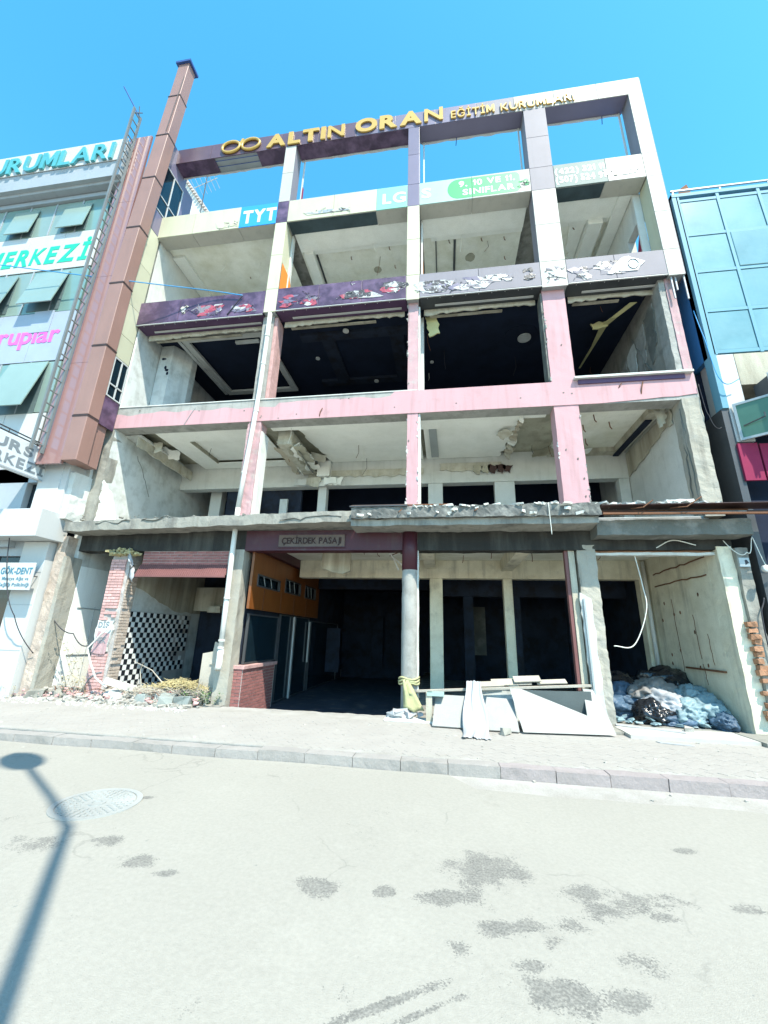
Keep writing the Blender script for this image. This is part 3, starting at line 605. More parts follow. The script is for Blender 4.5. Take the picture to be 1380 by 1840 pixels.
# ---- canopy over the street: pale broken slab on the left, blackened deep edge in the middle, maroon slats on the right
cl = MB()
def canopy(b, x0, x1, y0, zt, zb, amp, cell=.1, tilt=0.):
    b.rough(x0, x1, y0, .0, zb, zt, cell, amp, 2.6)
    if tilt: b.v = [(v[0], v[1], v[2]+tilt*(v[0]-x0)) for v in b.v]
    return b
canopy(MB(), -9.05, -1.98, -.50, 3.92, 3.68, .022, .1, .022).build('canopy_slab', 'concrete_light', B, label='pale broken concrete canopy edge on the left')
canopy(MB(), -1.96, 3.0, -.60, 3.84, 3.70, .02, .09).build('canopy_slab', 'concrete_light', B)
ce = MB().rough(-1.95, 3.02, -.69, -.28, 3.845, 4.09, .055, .026, 5).build('canopy_edge', 'concrete_canopy', B, label='blackened ragged concrete edge of the canopy')
MB().rough(3.0, 5.75, -.42, .0, 3.50, 3.80, .09, .022, 3).build('canopy_beam', 'concrete_dark', B)
for k in range(5):
    MB().box(3.03+U(0, .3), 6.6-U(0, 1.2), -.70+k*.075, -.64+k*.075, 3.83+.035*k, 3.865+.035*k, Matrix.Translation((4.8, 0, 3.9)) @ Matrix.Rotation(U(-.012, .012), 4, 'Y') @ Matrix.Translation((-4.8, 0, -3.9))).build('canopy_slat', RN.choice(['slat_maroon', 'slat_maroon', 'concrete_dark', 'rust']), B)
bx('canopy_sheet', 'slat_maroon', B, 3.03, 6.55, -.72, -.30, 4.025, 4.04)
db = MB()
for k in range(150):
    x = U(-.7, 5.2); db.chunk((x, -.66+U(-.05, .22), 4.085+U(-.015, .02)+(.0 if x < 3 else -.02)), U(.02, .07), (1.8, 1, .45), k)
stuff(db.build('canopy_debris', 'plaster_white', B))
db = MB()
for k in range(50): db.chunk((U(-9, -2.1), -.45+U(-.03, .3), 4.0+U(-.08, .08)), U(.015, .05), (1.6, 1, .5), k+200)
stuff(db.build('canopy_debris', 'concrete_light', B))
for k in range(3): MB().box(-1.98+k*.02, -.75+.9*(k == 1), -.72+k*.05, -.68+k*.05, 4.09+k*.022, 4.115+k*.022).build('loose_slat', ('steel_dark', 'rust', 'steel_dark')[k], B)
MB().rough(4.25, 4.75, -.62, -.25, 4.07, 4.16, .08, .03, 6).build('plaster_lump', 'plaster_white', B)
for (x0, x1, z) in ((-3.6, -2.2, 3.88), (-8.2, -7.3, 3.86), (-7.0, -6.2, 3.93)):
    pp = jag((x0, z), (x1, z+.06), 9, .05); MB().tube([(p[0], -.512, p[1]) for p in pp], .014, 4).build('crack', 'concrete_dark', B)
for k in range(16):
    x = U(-1.8, 2.9); z = U(3.84, 4.05); MB().chunk((x, -.72, z), U(.03, .07), (1.3, .35, .6), k+300).build('plaster_chip', 'plaster_white', ce)
for (x, dx) in ((-.95, .1), (4.3, .5), (3.6, .35), (.6, .08)): MB().tube([(x, -.6, 3.98), (x+dx*.4, -.78, 3.95), (x+dx, -.74, 3.98+dx*.35)], .011, 4).build('bent_rebar', 'rust', B)
# ---- first floor: pink columns and beam
for i, (x0, x1) in enumerate(CX):
    MB().rough(x0, x1, .0, .36, 3.98, 6.68, .12, .006, 3).build('column', 'pink_worn' if i == 0 else 'pink_paint', B)
    MB().rough(x0, x1, .0, .36, 7.30, 10.05, .12, .006, 3).build('column', ('concrete', 'pink_worn', 'pink_paint')[i], B)
bx('column_lining', 'plaster_white', B, -4.595, -4.54, .03, .40, 3.98, 6.4, .004); bx('column_lining', 'plaster_white', B, -.575, -.525, .03, .36, 3.98, 6.68, .004)
MB().rough(-4.94, -4.58, -.03, .02, 4.0, 6.6, .09, .012, 7).build('peeling_render', 'pink_worn', B)
bx('column_lining', 'brick_pink', B, -4.595, -4.50, .03, .44, 7.3, 9.95, label='pinkish ribbed lining on the column side'); bx('column_lining', 'plaster_white', B, -.575, -.53, .05, .34, 7.3, 9.9)
bx('column_lining', 'plaster_white', B, -.57, -.46, .5, .8, 7.3, 9.95); bx('column_lining', 'concrete_dark', B, 2.515, 2.555, .02, .36, 7.32, 9.95)
MB().rough(XL-.12, XR+.32, .0, .36, 6.672, 7.305, .2, .004, 3).build('floor_beam', 'concrete', B)
pk = MB(); top = []
n_ = 150
for i in range(n_+1):
    x = XL-.1+(XR+.40-XL)*i/n_
    if x < -4.95: d = .21+.06*noise.noise(V3(x*2.2, 0, 0))+.07*noise.noise(V3(x*.9, 5, 0))
    elif x < -1.2: d = .12+.14*noise.noise(V3(x*1.6, 1, 0))+(.12 if x < -4.2 else 0)
    else: d = .004
    if x > 3.2: d = .004
    top.append((x, 7.305-max(.004, d)))
def pinkbottom(x): return 6.676+(.0 if x < 3.6 else .10*(x-3.6)*.55*(1+.3*noise.noise(V3(x*3, 0, 0))))
bot = [(x, pinkbottom(x)) for x, z in top]
pk.prism(bot+top[::-1], 'y', -.018, -.006); pk.build('pink_render', 'pink_paint', B, label='pink render on the first floor beam')
bx('window_sill', 'plaster_white', B, 3.05, XR+.26, -.12, .1, 7.31, 7.36); bx('sill_board', 'purple_dark', B, 3.14, XR+.1, -.05, -.02, 7.19, 7.305)
bx('window_sill', 'plaster_white', B, XL, -.6, -.02, .1, 7.306, 7.33)
MB().rough(XR-.06, XR+.30, -.02, .38, 3.98, 6.69, .1, .02, 3).build('column', 'concrete_column', B)
MB().rough(XR+.13, XR+.31, .0, .36, 7.30, 10.05, .1, .008, 3).build('column', 'pink_worn', B); MB().rough(XR-.01, XR+.125, .02, .37, 7.3, 10.05, .1, .012, 4).build('wall_end', 'concrete', B)
for (x, z, dz) in ((-3.05, 6.72, .22), (4.45, 6.86, .3), (-6.9, 6.7, .0), (4.0, 7.05, .1)):
    if dz: MB().tube([(x, -.02, z), (x+.02, -.05, z+dz*.5), (x+.07, -.04, z+dz)], .012, 4).build('bent_rebar', 'rust', B)
for k in range(14):
    x, z = U(XL, XR), U(6.72, 7.25)
    MB().prism(blob(x, z, .025, .02, 7), 'y', -.024, -.016).build('chip', 'concrete_dark', B)
for k in range(9):
    x, z = RN.choice([U(-.83, -.6), U(2.6, 3.05)]), U(4.2, 9.9)
    MB().prism(blob(x, z, .02, .03, 7), 'y', -.012, .004).build('chip', 'concrete_dark', B)
for i, x in enumerate((-.84, -.585, 2.565, 3.095)):
    for (z0, z1) in ((4.0, 6.6), (7.35, 9.9)):
        if i in (1, 3) and z0 > 5: continue
        b = MB()
        for k in range(70):
            z = U(z0, z1)
            if noise.noise(V3(z*1.7, i*9., 0)) < .05: continue
            b.chunk((x+U(-.012, .012), U(-.01, .05), z), U(.008, .05)*U(.4, 1), (.45, .8, 1.5), k+i*50)
        if b.v: stuff(b.build('broken_edge', RN.choice(['concrete', 'plaster_grey', 'plaster_white']), B))
MB().tube([(-6.75, -.03, 6.68), (-6.5, -.03, 7.2)], .008, 4).build('crack', 'steel_grey', B)
# first floor interior
bx('beam', 'plaster_white', B, XL+.01, XR-.01, 3.0, 3.3, 6.0, 7.04)
for (x0, x1) in ((-.46, -.02), (1.52, 2.1), (-3.95, -3.68), (5.0, 5.28)): bx('pillar', 'plaster_white', B, x0, x1, 3.02, 3.28, 3.98, 5.998, .01)
bx('pillar', 'plaster_white', B, -8.0, -7.6, 3.6, 3.9, 3.98, 6.7)
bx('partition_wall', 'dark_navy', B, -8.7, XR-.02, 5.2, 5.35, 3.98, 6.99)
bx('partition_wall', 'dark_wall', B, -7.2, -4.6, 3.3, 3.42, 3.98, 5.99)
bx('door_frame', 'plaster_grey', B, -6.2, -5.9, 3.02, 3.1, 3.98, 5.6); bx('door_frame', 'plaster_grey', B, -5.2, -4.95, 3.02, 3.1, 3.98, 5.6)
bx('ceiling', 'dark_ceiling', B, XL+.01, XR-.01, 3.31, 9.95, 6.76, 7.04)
def ceil(x0, x1, y0, y1, z, m, name='ceiling', poly=None, t=.03):
    if poly: return MB().prism(poly, 'z', z, z+t).build(name, m, B)
    return bx(name, m, B, x0, x1, y0, y1, z, z+t)
bx('raw_soffit', 'raw_ceiling', B, XL+.01, XR-.01, .37, 2.99, 6.93, 7.045)
# bay 1: coffered board ceiling with a gap along the wall
ceil(-7.95, -4.95, .37, 1.0, 6.72, 'ceiling_white'); ceil(-7.95, -7.25, 1.0, 2.98, 6.72, 'ceiling_white'); ceil(-7.25, -4.95, 2.55, 2.98, 6.72, 'ceiling_white'); ceil(-7.25, -4.95, 1.0, 2.55, 6.82, 'ceiling_white')
MB().box(-7.252, -7.235, 1.0, 2.55, 6.70, 6.85).build('coffer_edge', 'raw_ceiling', B)
MB().prism(jagpoly([(XL+.01, .37, 1), (-8.3, .37), (-8.38, 2.0), (-8.45, 2.9), (XL+.01, 2.98, 1)], .025, .2), 'z', 6.62, 6.66).build('cornice_board', 'plaster_grey', B)
MB().prism(jagpoly([(.4, 6.62, 1), (2.95, 6.62, 1), (2.95, 6.30), (.4, 6.36)], .03, .16), 'x', -8.42, -8.39).build('cornice_face', 'board_torn', B)
MB().prism(jagpoly([(-8.3, 6.7), (-8.05, 6.68), (-8.02, 6.45), (-8.25, 6.35)], .03, .06), 'y', .9, .93).build('hanging_board', 'board_torn', B)
pp = jag((.95, 6.3), (1.7, 5.3), 8, .04); MB().tube([(XL+.004, p[0], p[1]) for p in pp], .01, 4).build('wall_crack', 'concrete_dark', B)
MB().prism(jagpoly([(.04, 4.0, 1), (.86, 4.0), (.4, 4.9), (.02, 5.2)], .03, .1), 'x', XL+.001, XL+.012).build('plaster_or_sun_patch', 'white_wall', B)  # white triangle stands in for the sunlit wedge on the left wall
# bay 2: white board ceiling, torn box beam beside the column
MB().prism(jagpoly([(-3.95, .37, 1), (-.6, .37, 1), (-.6, 2.98, 1), (-3.55, 2.98), ], .05, .14), 'z', 6.80, 6.83).build('ceiling_board', 'ceiling_white', B)
ceil(-4.55, -.6, .37, .62, 6.72, 'ceiling_white', 'ceiling_border'); ceil(-1.15, -.58, .62, 1.05, 6.74, 'ceiling_white', 'ceiling_border')
MB().prism(jagpoly([(-4.3, 6.5, 1), (-.6, 6.5), (-.6, 6.3), (-2.0, 6.26), (-3.3, 6.3), (-4.3, 6.28)], .04, .12), 'y', 2.96, 2.985).build('torn_board', 'board_torn', B)
bb = MB().box(-4.45, -4.05, .75, 2.95, 6.38, 6.78).build('box_beam', 'board_torn', B, label='torn box beam hanging from the first floor ceiling')
for k in range(12):
    x = -4.58+.06*k+U(-.02, .02); y0 = .8+U(0, .5); z = 6.62-.03*abs(k-3)+U(-.08, .02)
    M_ = Matrix.Translation((x, y0, z)) @ Matrix.Rotation(U(-.9, .9), 4, 'Y') @ Matrix.Rotation(U(-.06, .03), 4, 'X')
    q_ = jagpoly([(-.16, 0), (.15, 0), (.17, U(1.0, 2.1)), (-.12, U(.8, 2.1))], .07, .12); f_ = MB().prism(q_, 'z', -.008, .008); f_.v = [tuple(M_ @ Vector(v)) for v in f_.v]
    f_.build('torn_flap', RN.choice(['board_torn', 'raw_ceiling', 'ceiling_white', 'concrete_dark', 'board']), bb)
for k in range(6):
    x = -5+U(0, 1.6); MB().prism(jagpoly([(x, 6.2), (x+U(.3, .7), 6.2), (x+.4, 5.95+U(-.08, .1)), (x, 5.98)], .03, .08), 'y', 2.9-.03*k, 2.93-.03*k).build('torn_flap', RN.choice(['board_torn', 'ceiling_white', 'plaster_grey']), bb)
MB().box(-3.95, -3.55, 2.75, 2.96, 6.25, 6.76).build('beam_drop', 'ceiling_white', B)
# bay 3: white ceiling torn off along its right side
MB().prism(jagpoly([(-.5, .37, 1), (2.0, .37), (1.95, 1.0), (1.82, 2.0), (1.7, 2.96, 1), (-.5, 2.96, 1)], .07, .1), 'z', 6.80, 6.835).build('ceiling_board', 'ceiling_white', B)
ceil(-.56, 2.5, .37, .58, 6.72, 'ceiling_white', 'ceiling_border'); ceil(-.56, -.05, .58, .95, 6.74, 'ceiling_white', 'ceiling_border')
MB().prism([(-.36, .95), (-.16, .95), (-.12, 2.7), (-.34, 2.7)], 'z', 6.72, 6.80).build('light_trough', 'steel_grey', B)
MB().prism(jagpoly([(-.1, 6.62, 1), (1.75, 6.62), (1.75, 6.36), (.9, 6.34), (-.1, 6.4)], .04, .1), 'y', 2.95, 2.985).build('torn_board', 'board_torn', B)
for k in range(5):
    x = .9+.22*k; MB().prism(jagpoly([(x, 6.5), (x+.3, 6.48), (x+.2, 6.22), (x+.05, 6.28)], .04, .07), 'y', 2.9, 2.93).build('torn_flap', RN.choice(['board_torn', 'raw_ceiling', 'slat_maroon']), B)
for k in range(9):
    y = .5+k*.28; MB().prism(jagpoly([(1.85+U(-.1, .1), 6.8), (2.02+U(-.1, .1), 6.82), (1.98, 6.66+U(-.06, .04)), (1.88, 6.7)], .03, .05), 'y', y, y+.12).build('torn_flap', RN.choice(['board_torn', 'ceiling_white', 'board']), B)
# bay 4: raw slab, cornices, torn corner
bx('ceiling', 'ceiling_stained', B, 3.1, XR-.02, .37, 2.98, 6.85, 6.925)
bx('cornice', 'plaster_cream', B, 4.85, 5.1, .6, 2.98, 6.70, 6.848); bx('cornice', 'plaster_cream', B, 3.1, 4.85, 2.7, 2.98, 6.72, 6.848)
bx('cornice_gap', 'dark_navy', B, 4.90, 5.05, .9, 2.95, 6.66, 6.698)
MB().prism(jagpoly([(.5, 6.72, 1), (2.95, 6.72, 1), (2.95, 6.0), (1.9, 6.18), (.9, 6.4), (.5, 6.35)], .04, .12), 'x', XR-.05, XR-.02).build('torn_lining', 'plaster_cream', B)
MB().prism(jagpoly([(4.95, 6.75), (5.2, 6.72), (5.16, 6.4), (5.0, 6.3)], .03, .06), 'y', .55, .6).build('hanging_board', 'board_torn', B)
for k in range(26):
    x = U(XL+.3, XR-.3); fl_ = RN.choice([(6.74, .45, 2.8), (6.74, .45, 2.8), (10.05, .5, 3.5), (13.45, .5, 2.0)]); y = U(fl_[1], fl_[2]); l = U(.15, .7)
    MB().tube([(x, y, fl_[0]+.06), (x+U(-.04, .04), y, fl_[0]-l*.5), (x+U(-.12, .12), y+U(-.1, .1), fl_[0]-l)], .007, 4).build('hanging_wire', RN.choice(['cable_black', 'cable_white', 'rust']), B)
for k in range(30):
    x = U(XL+.3, XR-.4); y = U(.5, 2.7); a = .12+U(0, .2); q_ = jagpoly([(-a, -a*.5), (a, -a*.6), (a*.8, a*.6), (-a*.9, a*.5)], .04, .09); f_ = MB().prism(q_, 'z', -.006, .006)
    M_ = Matrix.Translation((x, y, 6.74+U(-.09, .0))) @ Matrix.Rotation(U(0, 6.3), 4, 'Z') @ Matrix.Rotation(U(.2, 1.1), 4, 'X'); f_.v = [tuple(M_ @ Vector(v)) for v in f_.v]
    if noise.noise(V3(x*.8, y*.8, 2)) > -.05 and ((y > 2.2 and not -3.5 < x < 1.4) or abs(x-1.9) < .5 or x < -7.6 or -5 < x < -3.6): f_.build('torn_flap', RN.choice(['board_torn', 'ceiling_white', 'raw_ceiling']), B)
for (x, y) in ((3.7, .8), (4.2, 1.2), (3.6, 1.3), (3.9, 2.1)): MB().tube([(x, y, 6.86), (x+.01, y, 6.7), (x+.05, y, 6.64)], .014, 5).build('hanger_hook', 'rust', B)
for k, (p, q) in enumerate([((.05, 4.0), (.1, 6.5)), ((.3, 4.1), (.12, 6.2))]):
    pp = jag(p, q, 14, .03); MB().tube([(XR-.065, t_[0], t_[1]) for t_ in pp], .012, 4).build('wall_crack', 'concrete_dark', B)
# ---- second floor: dark room behind pink frame
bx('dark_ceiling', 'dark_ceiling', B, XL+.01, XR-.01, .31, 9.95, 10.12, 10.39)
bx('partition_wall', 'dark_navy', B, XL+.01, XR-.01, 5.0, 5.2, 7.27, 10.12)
MB().prism([(XL+.02, .95), (-8.35, .95), (-8.05, 1.5), (-8.05, 1.75), (XL+.02, 1.75)], 'z', 7.28, 10.1).build('pilaster', 'plaster_grey', B)
for (x, z, a, c) in ((-8.62, 9.62, .10, .05), (-8.5, 9.3, .05, .09), (-8.44, 9.2, .09, .05), (-8.4, 9.08, .05, .08)): MB().prism(blob(x, z, a, c, 11, .5), 'y', .935, .952).build('wall_hole', 'dark_navy', B)
fr = MB()
for a in ((-7.9, -5.2, .55, .75), (-7.9, -5.2, 3.4, 3.6), (-7.9, -7.7, .75, 3.4), (-5.4, -5.2, .75, 3.4)): fr.box(a[0], a[1], a[2], a[3], 9.98, 10.06)
fr.build('ceiling_frame', 'plaster_white', B, label='pale square ceiling frame in the dark second floor room')
bx('frame_lip', 'plaster_grey', B, -8.0, -7.9, .55, 3.5, 9.94, 10.115); bx('ceiling_strip', 'plaster_grey', B, -6.2, -5.45, .8, .9, 9.9, 9.97)
for (x0, x1, y0, y1) in ((-4.2, -.8, .9, 1.2), (-4.2, -.8, 3.2, 3.5), (-3.6, -3.2, 1.2, 3.2), (-1.5, -1.1, 1.2, 3.2)): bx('ceiling_cove', 'dark_wall', B, x0, x1, y0, y1, 10.02, 10.118)
def disc(x, y, z, r, m, name, par, t=.03): 
    b = MB(); b.tube([(x, y, z), (x, y, z+t)], r, 20); return b.build(name, m, par)
disc(-2.75, .82, 9.99, .09, 'plaster_white', 'ceiling_lamp', B); disc(-3.95, 1.95, 10.0, .07, 'plaster_grey', 'ceiling_lamp', B); disc(-2.25, 3.33, 9.98, .08, 'plaster_white', 'ceiling_lamp', B)
disc(2.35, 1.77, 10.09, .5, 'dark_navy', 'ceiling_rose', B); disc(2.45, 1.77, 10.04, .19, 'plaster_grey', 'ceiling_lamp', B)
disc(-.3, 2.6, 10.05, .06, 'plaster_white', 'ceiling_lamp', B)
for (x0, x1, z0, y) in ((-4.45, -3.4, 8.1, 3.1),): MB().prism(jagpoly([(x0, z0), (x1, z0), (x1+.3, z0-.1), (x0, z0-.2)], .03, .1), 'y', y, y+.05).build('broken_shelf', 'plaster_grey', B)
MB().prism(jagpoly([(-.42, 9.95, 1), (-.1, 9.95), (-.02, 9.4), (-.3, 9.3)], .03, .08), 'y', .5, .54).build('hanging_board', 'yellow_board', B)
MB().prism(jagpoly([(.35, 7.3, 1), (1.05, 7.3), (.7, 7.75), (.5, 7.8)], .03, .09), 'y', 1.2, 1.3).build('board_heap', 'plaster_grey', B)
MB().prism(jagpoly([(-.1, 8.38), (2.5, 8.5), (2.5, 8.42), (1.0, 8.28), (-.1, 8.3)], .05, .1), 'y', 3.4, 3.45).build('torn_edge', 'plaster_grey', B)
MB().prism(jagpoly([(3.2, 8.42), (4.6, 8.46), (4.3, 8.26), (3.2, 8.18)], .03, .1), 'y', 3.4, 3.45).build('torn_edge', 'plaster_grey', B)
st = MB()
a_ = [Vector((4.95, .6, 9.98)), Vector((4.62, .95, 9.86)), Vector((4.45, 1.25, 9.88)), Vector((4.5, 2.2, 9.95)), Vector((4.45, 3.3, 10.0))]
for i in range(5):
    for s_ in (-.09, .09): st.v.append((a_[i].x+s_*(1 if i < 3 else .35)+U(-.03, .03), a_[i].y, a_[i].z-.02))
for i in range(4): st.f.append((i*2, i*2+1, i*2+3, i*2+2))
sto = st.build('torn_ceiling_strip', 'yellow_board', B); sto.modifiers.new('s', 'SOLIDIFY').thickness = .02
MB().prism(jagpoly([(4.1, 9.9), (4.5, 9.95), (4.55, 9.8), (4.15, 9.72)], .05, .07), 'y', 1.2, 1.24).build('torn_flap', 'yellow_board', B)
for k in range(7):
    y0 = .4+.55*k; MB().prism(jagpoly([(y0, 9.7-.15*k), (y0+.5, 9.6-.15*k), (y0+.45, 8.2-.1*k), (y0+.1, 8.6)], .06, .12), 'x', XR-.03, XR-.004).build('peeling_plaster', RN.choice(['plaster_grey', 'concrete', 'plaster_white', 'concrete_dark']), B)
pp = jag((1.6, 9.6), (.7, 7.5), 14, .05); MB().tube([(XR-.035, t_[0], t_[1]) for t_ in pp], .014, 4).build('wall_crack', 'concrete_dark', B)
# soffit, tracks and torn boards under the dark band
for (x0, x1, zb) in ((XL, -4.9, 9.97), (-4.52, -.89, 10.04), (-.54, 2.54, 10.04), (3.17, 5.45, 10.04)):
    bx('band_soffit', 'purple_dark' if x0 < -.6 else 'steel_dark', B, x0, x1, -.145, .30, zb-.012, zb-.002)
    bx('edge_trim', 'alu_white', B, x0, x1, -.158, -.125, zb-.03, zb-.013)
    for k in range(int((x1-x0)/.33)): MB().box(x0+.2+k*.33, x0+.218+k*.33, -.09, -.07, zb-.022, zb-.012).build('rivet', 'alu_white', B)
    MB().prism(jagpoly([(x0+.1, zb-.02, 1), (x1-.08, zb-.02, 1), (x1-.08, zb-.16), (x1-1.2, zb-.12), (x0+.1, zb-.2)], .03, .1), 'y', .30, .33).build('torn_soffit_board', 'board_torn', B)
    bx('ceiling_track', 'alu_white', B, x0+.4, x1-.15, .12, .17, zb-.06, zb-.03)
    MB().box(x0+.25, x1-.9, .42, .5, zb-.14, zb-.11).build('ceiling_track', 'plaster_cream', B)
# ---- third floor
CE = 13.42
bx('bounce_layer', 'bounce_pale', B, XL, XR, .3, 3.6, 10.641, 10.66)  # another added pale layer, sends light up to the third-floor ceilings
ceil(XL+.01, -4.9, .31, 3.6, CE, 'ceiling_stained'); ceil(-4.5, -.9, .31, 3.6, CE+.08, 'ceiling_stained'); ceil(-.5, 2.5, .31, 3.6, CE+.08, 'ceiling_stained'); ceil(3.15, XR-.01, .31, 3.6, CE+.08, 'ceiling_stained')
bx('cornice', 'ceiling_white', B, XL+.01, XL+.42, .6, 3.6, CE-.10, CE-.002)
for (x0, x1) in ((-4.45, -.92), (-.5, 2.5), (3.2, XR-.3)):
    bx('ceiling_drop', 'ceiling_white', B, x0, x1, .31, .95, CE-.05, CE+.078); bx('ceiling_lip', 'ceiling_white', B, x0+.25, x1, .95, 1.12, CE+.0, CE+.079)
bx('cross_beam', 'ceiling_white', B, -4.35, -4.05, .95, 3.6, CE-.16, CE+.078); bx('cross_beam', 'ceiling_white', B, 4.35, 4.75, .95, 3.6, CE-.22, CE+.078)
bx('cross_beam', 'ceiling_white', B, 4.95, XR-.012, .31, 3.6, CE-.12, CE+.078)
MB().prism(jagpoly([(3.9, 1.15), (4.33, 1.12, 1), (4.33, 3.0, 1), (3.95, 3.0), (4.1, 2.2), (3.98, 1.7)], .07, .12), 'z', CE+.02, CE+.075).build('torn_board', 'ceiling_white', B)
bx('light_trough', 'steel_dark', B, .45, .52, 1.2, 2.6, CE+.05, CE+.079); bx('light_trough', 'steel_dark', B, -.12, -.09, 1.05, 2.6, CE+.05, CE+.079)
bx('gap', 'steel_dark', B, -4.03, -3.98, 1.1, 2.6, CE+.04, CE+.079)
for (x, y, r) in ((-2.1, 2.0, .14), (1.0, 1.9, .17)):
    MB().prism(blob(x, y, r, r, 18, .15), 'z', CE+.072, CE+.0795).build('ceiling_stain_hole', 'raw_ceiling', B)
for (x, y) in ((-6.6, 1.7), (-5.6, 1.5), (-2.9, 1.4), (-1.6, 1.2), (-1.5, 1.9), (.3, 1.2), (1.3, 1.25), (2.0, 1.3), (2.1, 2.0), (3.6, 1.4), (3.5, 1.9), (4.0, 1.2)):
    MB().tube([(x, y, CE+.09), (x+.01, y, CE-.02), (x+.04, y, CE-.06)], .013, 5).build('hanger_hook', 'rust', B)
bx('partition_wall', 'plaster_grey', B, XL+.01, XR-.01, 3.6, 3.75, 10.64, 13.6)
for (x0, a) in ((-4.5, .12), (-.5, .06)):
    pl_ = bx('column_lining', 'plaster_white', B, x0-.02, x0+.03, .31, .34+a, 10.7, 13.3)
    MB().prism([(.31, 10.75), (.34+a, 10.75), (.34+a, 11.5), (.31, 11.75)], 'x', x0+.031, x0+.035).build('orange_patch', 'orange_paint', pl_)
bx('column_lining', 'orange_paint', B, -4.519, -4.505, -.10, .30, 10.8, 11.75, label='orange painted flank of the clad column')
bx('reveal', 'plaster_white', B, XR-.02, XR+.16, .31, .36, 10.64, 13.4)
MB().prism([(.365, 10.65), (.94, 10.65), (.94, 10.9), (.42, 12.0), (.365, 12.0)], 'x', XR+.02, XR+.12).build('parapet_wall', 'crimson_paint', B)
# ---- cladding of the two upper storeys
CY = -.15
def panel(x0, x1, z0, z1, m, par=None, name='cladding_panel', y=CY, g=.005):
    return MB().box(x0+g, x1-g, y, y+.025, z0+g, z1-g).build(name, m, par or B, bevel=.004)
core = [(-4.86, -4.54, 10.0, 16.7), (-.87, -.56, 10.0, 16.7), (2.56, 3.15, 10.0, 16.7), (5.48, 5.81, 10.0, 17.2)]
for (x0, x1, z0, z1) in core: bx('column_core', 'steel_grey', B, x0, x1, -.12, .30, z0, z1)
def flank(x, z0, z1, m, s): 
    return bx('flank_panel', m, B, x-.012 if s < 0 else x, x if s < 0 else x+.012, -.12, .31, z0, z1)
flank(-4.54, 11.8, 13.3, 'cream_panel', 1); flank(-4.54, 14.2, 16.6, 'greylilac_glare_panel', 1); flank(-.56, 10.8, 13.3, 'white_panel', 1); flank(-.56, 14.2, 16.6, 'greylilac_glare_panel', 1)
flank(2.56, 10.8, 13.3, 'greylilac_glare_panel', -1); flank(2.56, 14.2, 16.6, 'greylilac_glare_panel', -1); flank(5.48, 10.8, 13.3, 'cream_panel', -1); flank(5.48, 14.2, 16.6, 'greylilac_glare_panel', -1)
def colpanels(x0, x1, cuts, ms):
    for (a, b), m in zip(zip(cuts, cuts[1:]), ms): panel(x0, x1, a, b, m)
colpanels(-4.88, -4.52, [10.0, 10.8, 12.05, 13.31, 14.17, 15.4, 16.61], ['cream_panel', 'cream_panel', 'cream_panel', 'purple_panel', 'white_panel', 'white_panel'])
colpanels(-.89, -.54, [9.97, 10.79, 12.05, 13.31, 14.17, 15.4, 16.61], ['cream_panel', 'cream_panel', 'cream_panel', 'lilac_glare_panel', 'lilac_glare_panel', 'lilac_glare_panel'])
colpanels(2.54, 3.17, [9.97, 10.79, 12.05, 13.31, 14.17, 15.4, 16.61], ['white_panel', 'white_panel', 'white_panel', 'greylilac_glare_panel', 'greylilac_glare_panel', 'greylilac_glare_panel'])
colpanels(5.46, 5.83, [9.98, 10.79, 12.05, 13.31, 14.17, 15.4, 16.61], ['white_panel']*6)
bx('edge_return', 'greylilac_glare_panel', B, 5.832, 5.845, -.14, .30, 10.0, 17.25)
for (x0, x1, zb, zt, m, n_) in ((XL, -4.88, 9.97, 10.76, 'purple_panel', 3), (-4.52, -.89, 10.04, 10.79, 'purple_panel', 3), (-.54, 2.54, 10.04, 10.79, 'greylilac_glare_panel', 2), (3.17, 5.46, 10.04, 10.79, 'greylilac_glare_panel', 2)):  # right-hand bands are the same purple, with sun glare painted in as paler colour
    w = (x1-x0)/n_
    for k in range(n_): panel(x0+k*w, x0+(k+1)*w, zb, zt, m, name='band_panel')
    bx('band_core', 'steel_dark', B, x0, x1, -.12, .28, zb+.01, zt-.02); bx('band_cap', 'greylilac_glare_panel', B, x0, x1, -.14, .29, zt-.018, zt-.004)
CB_, CT_ = 13.31, 14.17
def cream(x0, x1, m, **k): return panel(x0, x1, CB_, CT_, m, name='fascia_panel', **k)
cream(XL-.05, -7.62, 'cream_panel'); cream(-7.62, -6.08, 'cream_panel'); tyt = cream(-6.08, -4.88, 'blue_print'); tyt['label'] = 'blue printed panel reading TYT'
cream(-4.52, -3.1, 'cream_panel'); cream(-3.1, -1.8, 'cream_panel'); lgs = cream(-1.8, -.89, 'mint_print'); lgs['label'] = 'mint green printed panel reading LGS'
p9 = cream(-.54, .95, 'mint_pale'); p10 = cream(.95, 2.54, 'white_panel'); ph = cream(3.17, 4.52, 'phone_print'); cream(4.52, 5.46, 'white_panel')
for (x0, x1) in ((XL, -4.88), (-4.52, -.89), (-.54, 2.54), (3.17, 5.46)):
    bx('fascia_core', 'steel_grey', B, x0, x1, -.12, .28, CB_+.02, CT_-.02); bx('fascia_cap', 'greylilac_glare_panel', B, x0, x1, -.14, .30, CT_-.018, CT_-.004)
for (x0, x1, m) in ((XL, -7.62, 'soffit_panel'), (-7.61, -6.09, 'soffit_panel'), (-6.08, -4.89, 'soffit_panel'), (-1.8, -.9, 'soffit_panel'), (-.53, .94, 'soffit_panel'), (.95, 2.53, 'soffit_panel'), (4.45, 5.45, 'soffit_panel')):
    bx('soffit_panel', m, B, x0, x1, -.13, .30, CB_-.004, CB_+.012)
bx('void_board', 'void_teal', B, -4.5, -1.82, -.10, .29, CB_+.012, CB_+.018); bx('void_board', 'void_teal', B, 3.18, 4.44, -.10, .29, CB_+.012, CB_+.018)
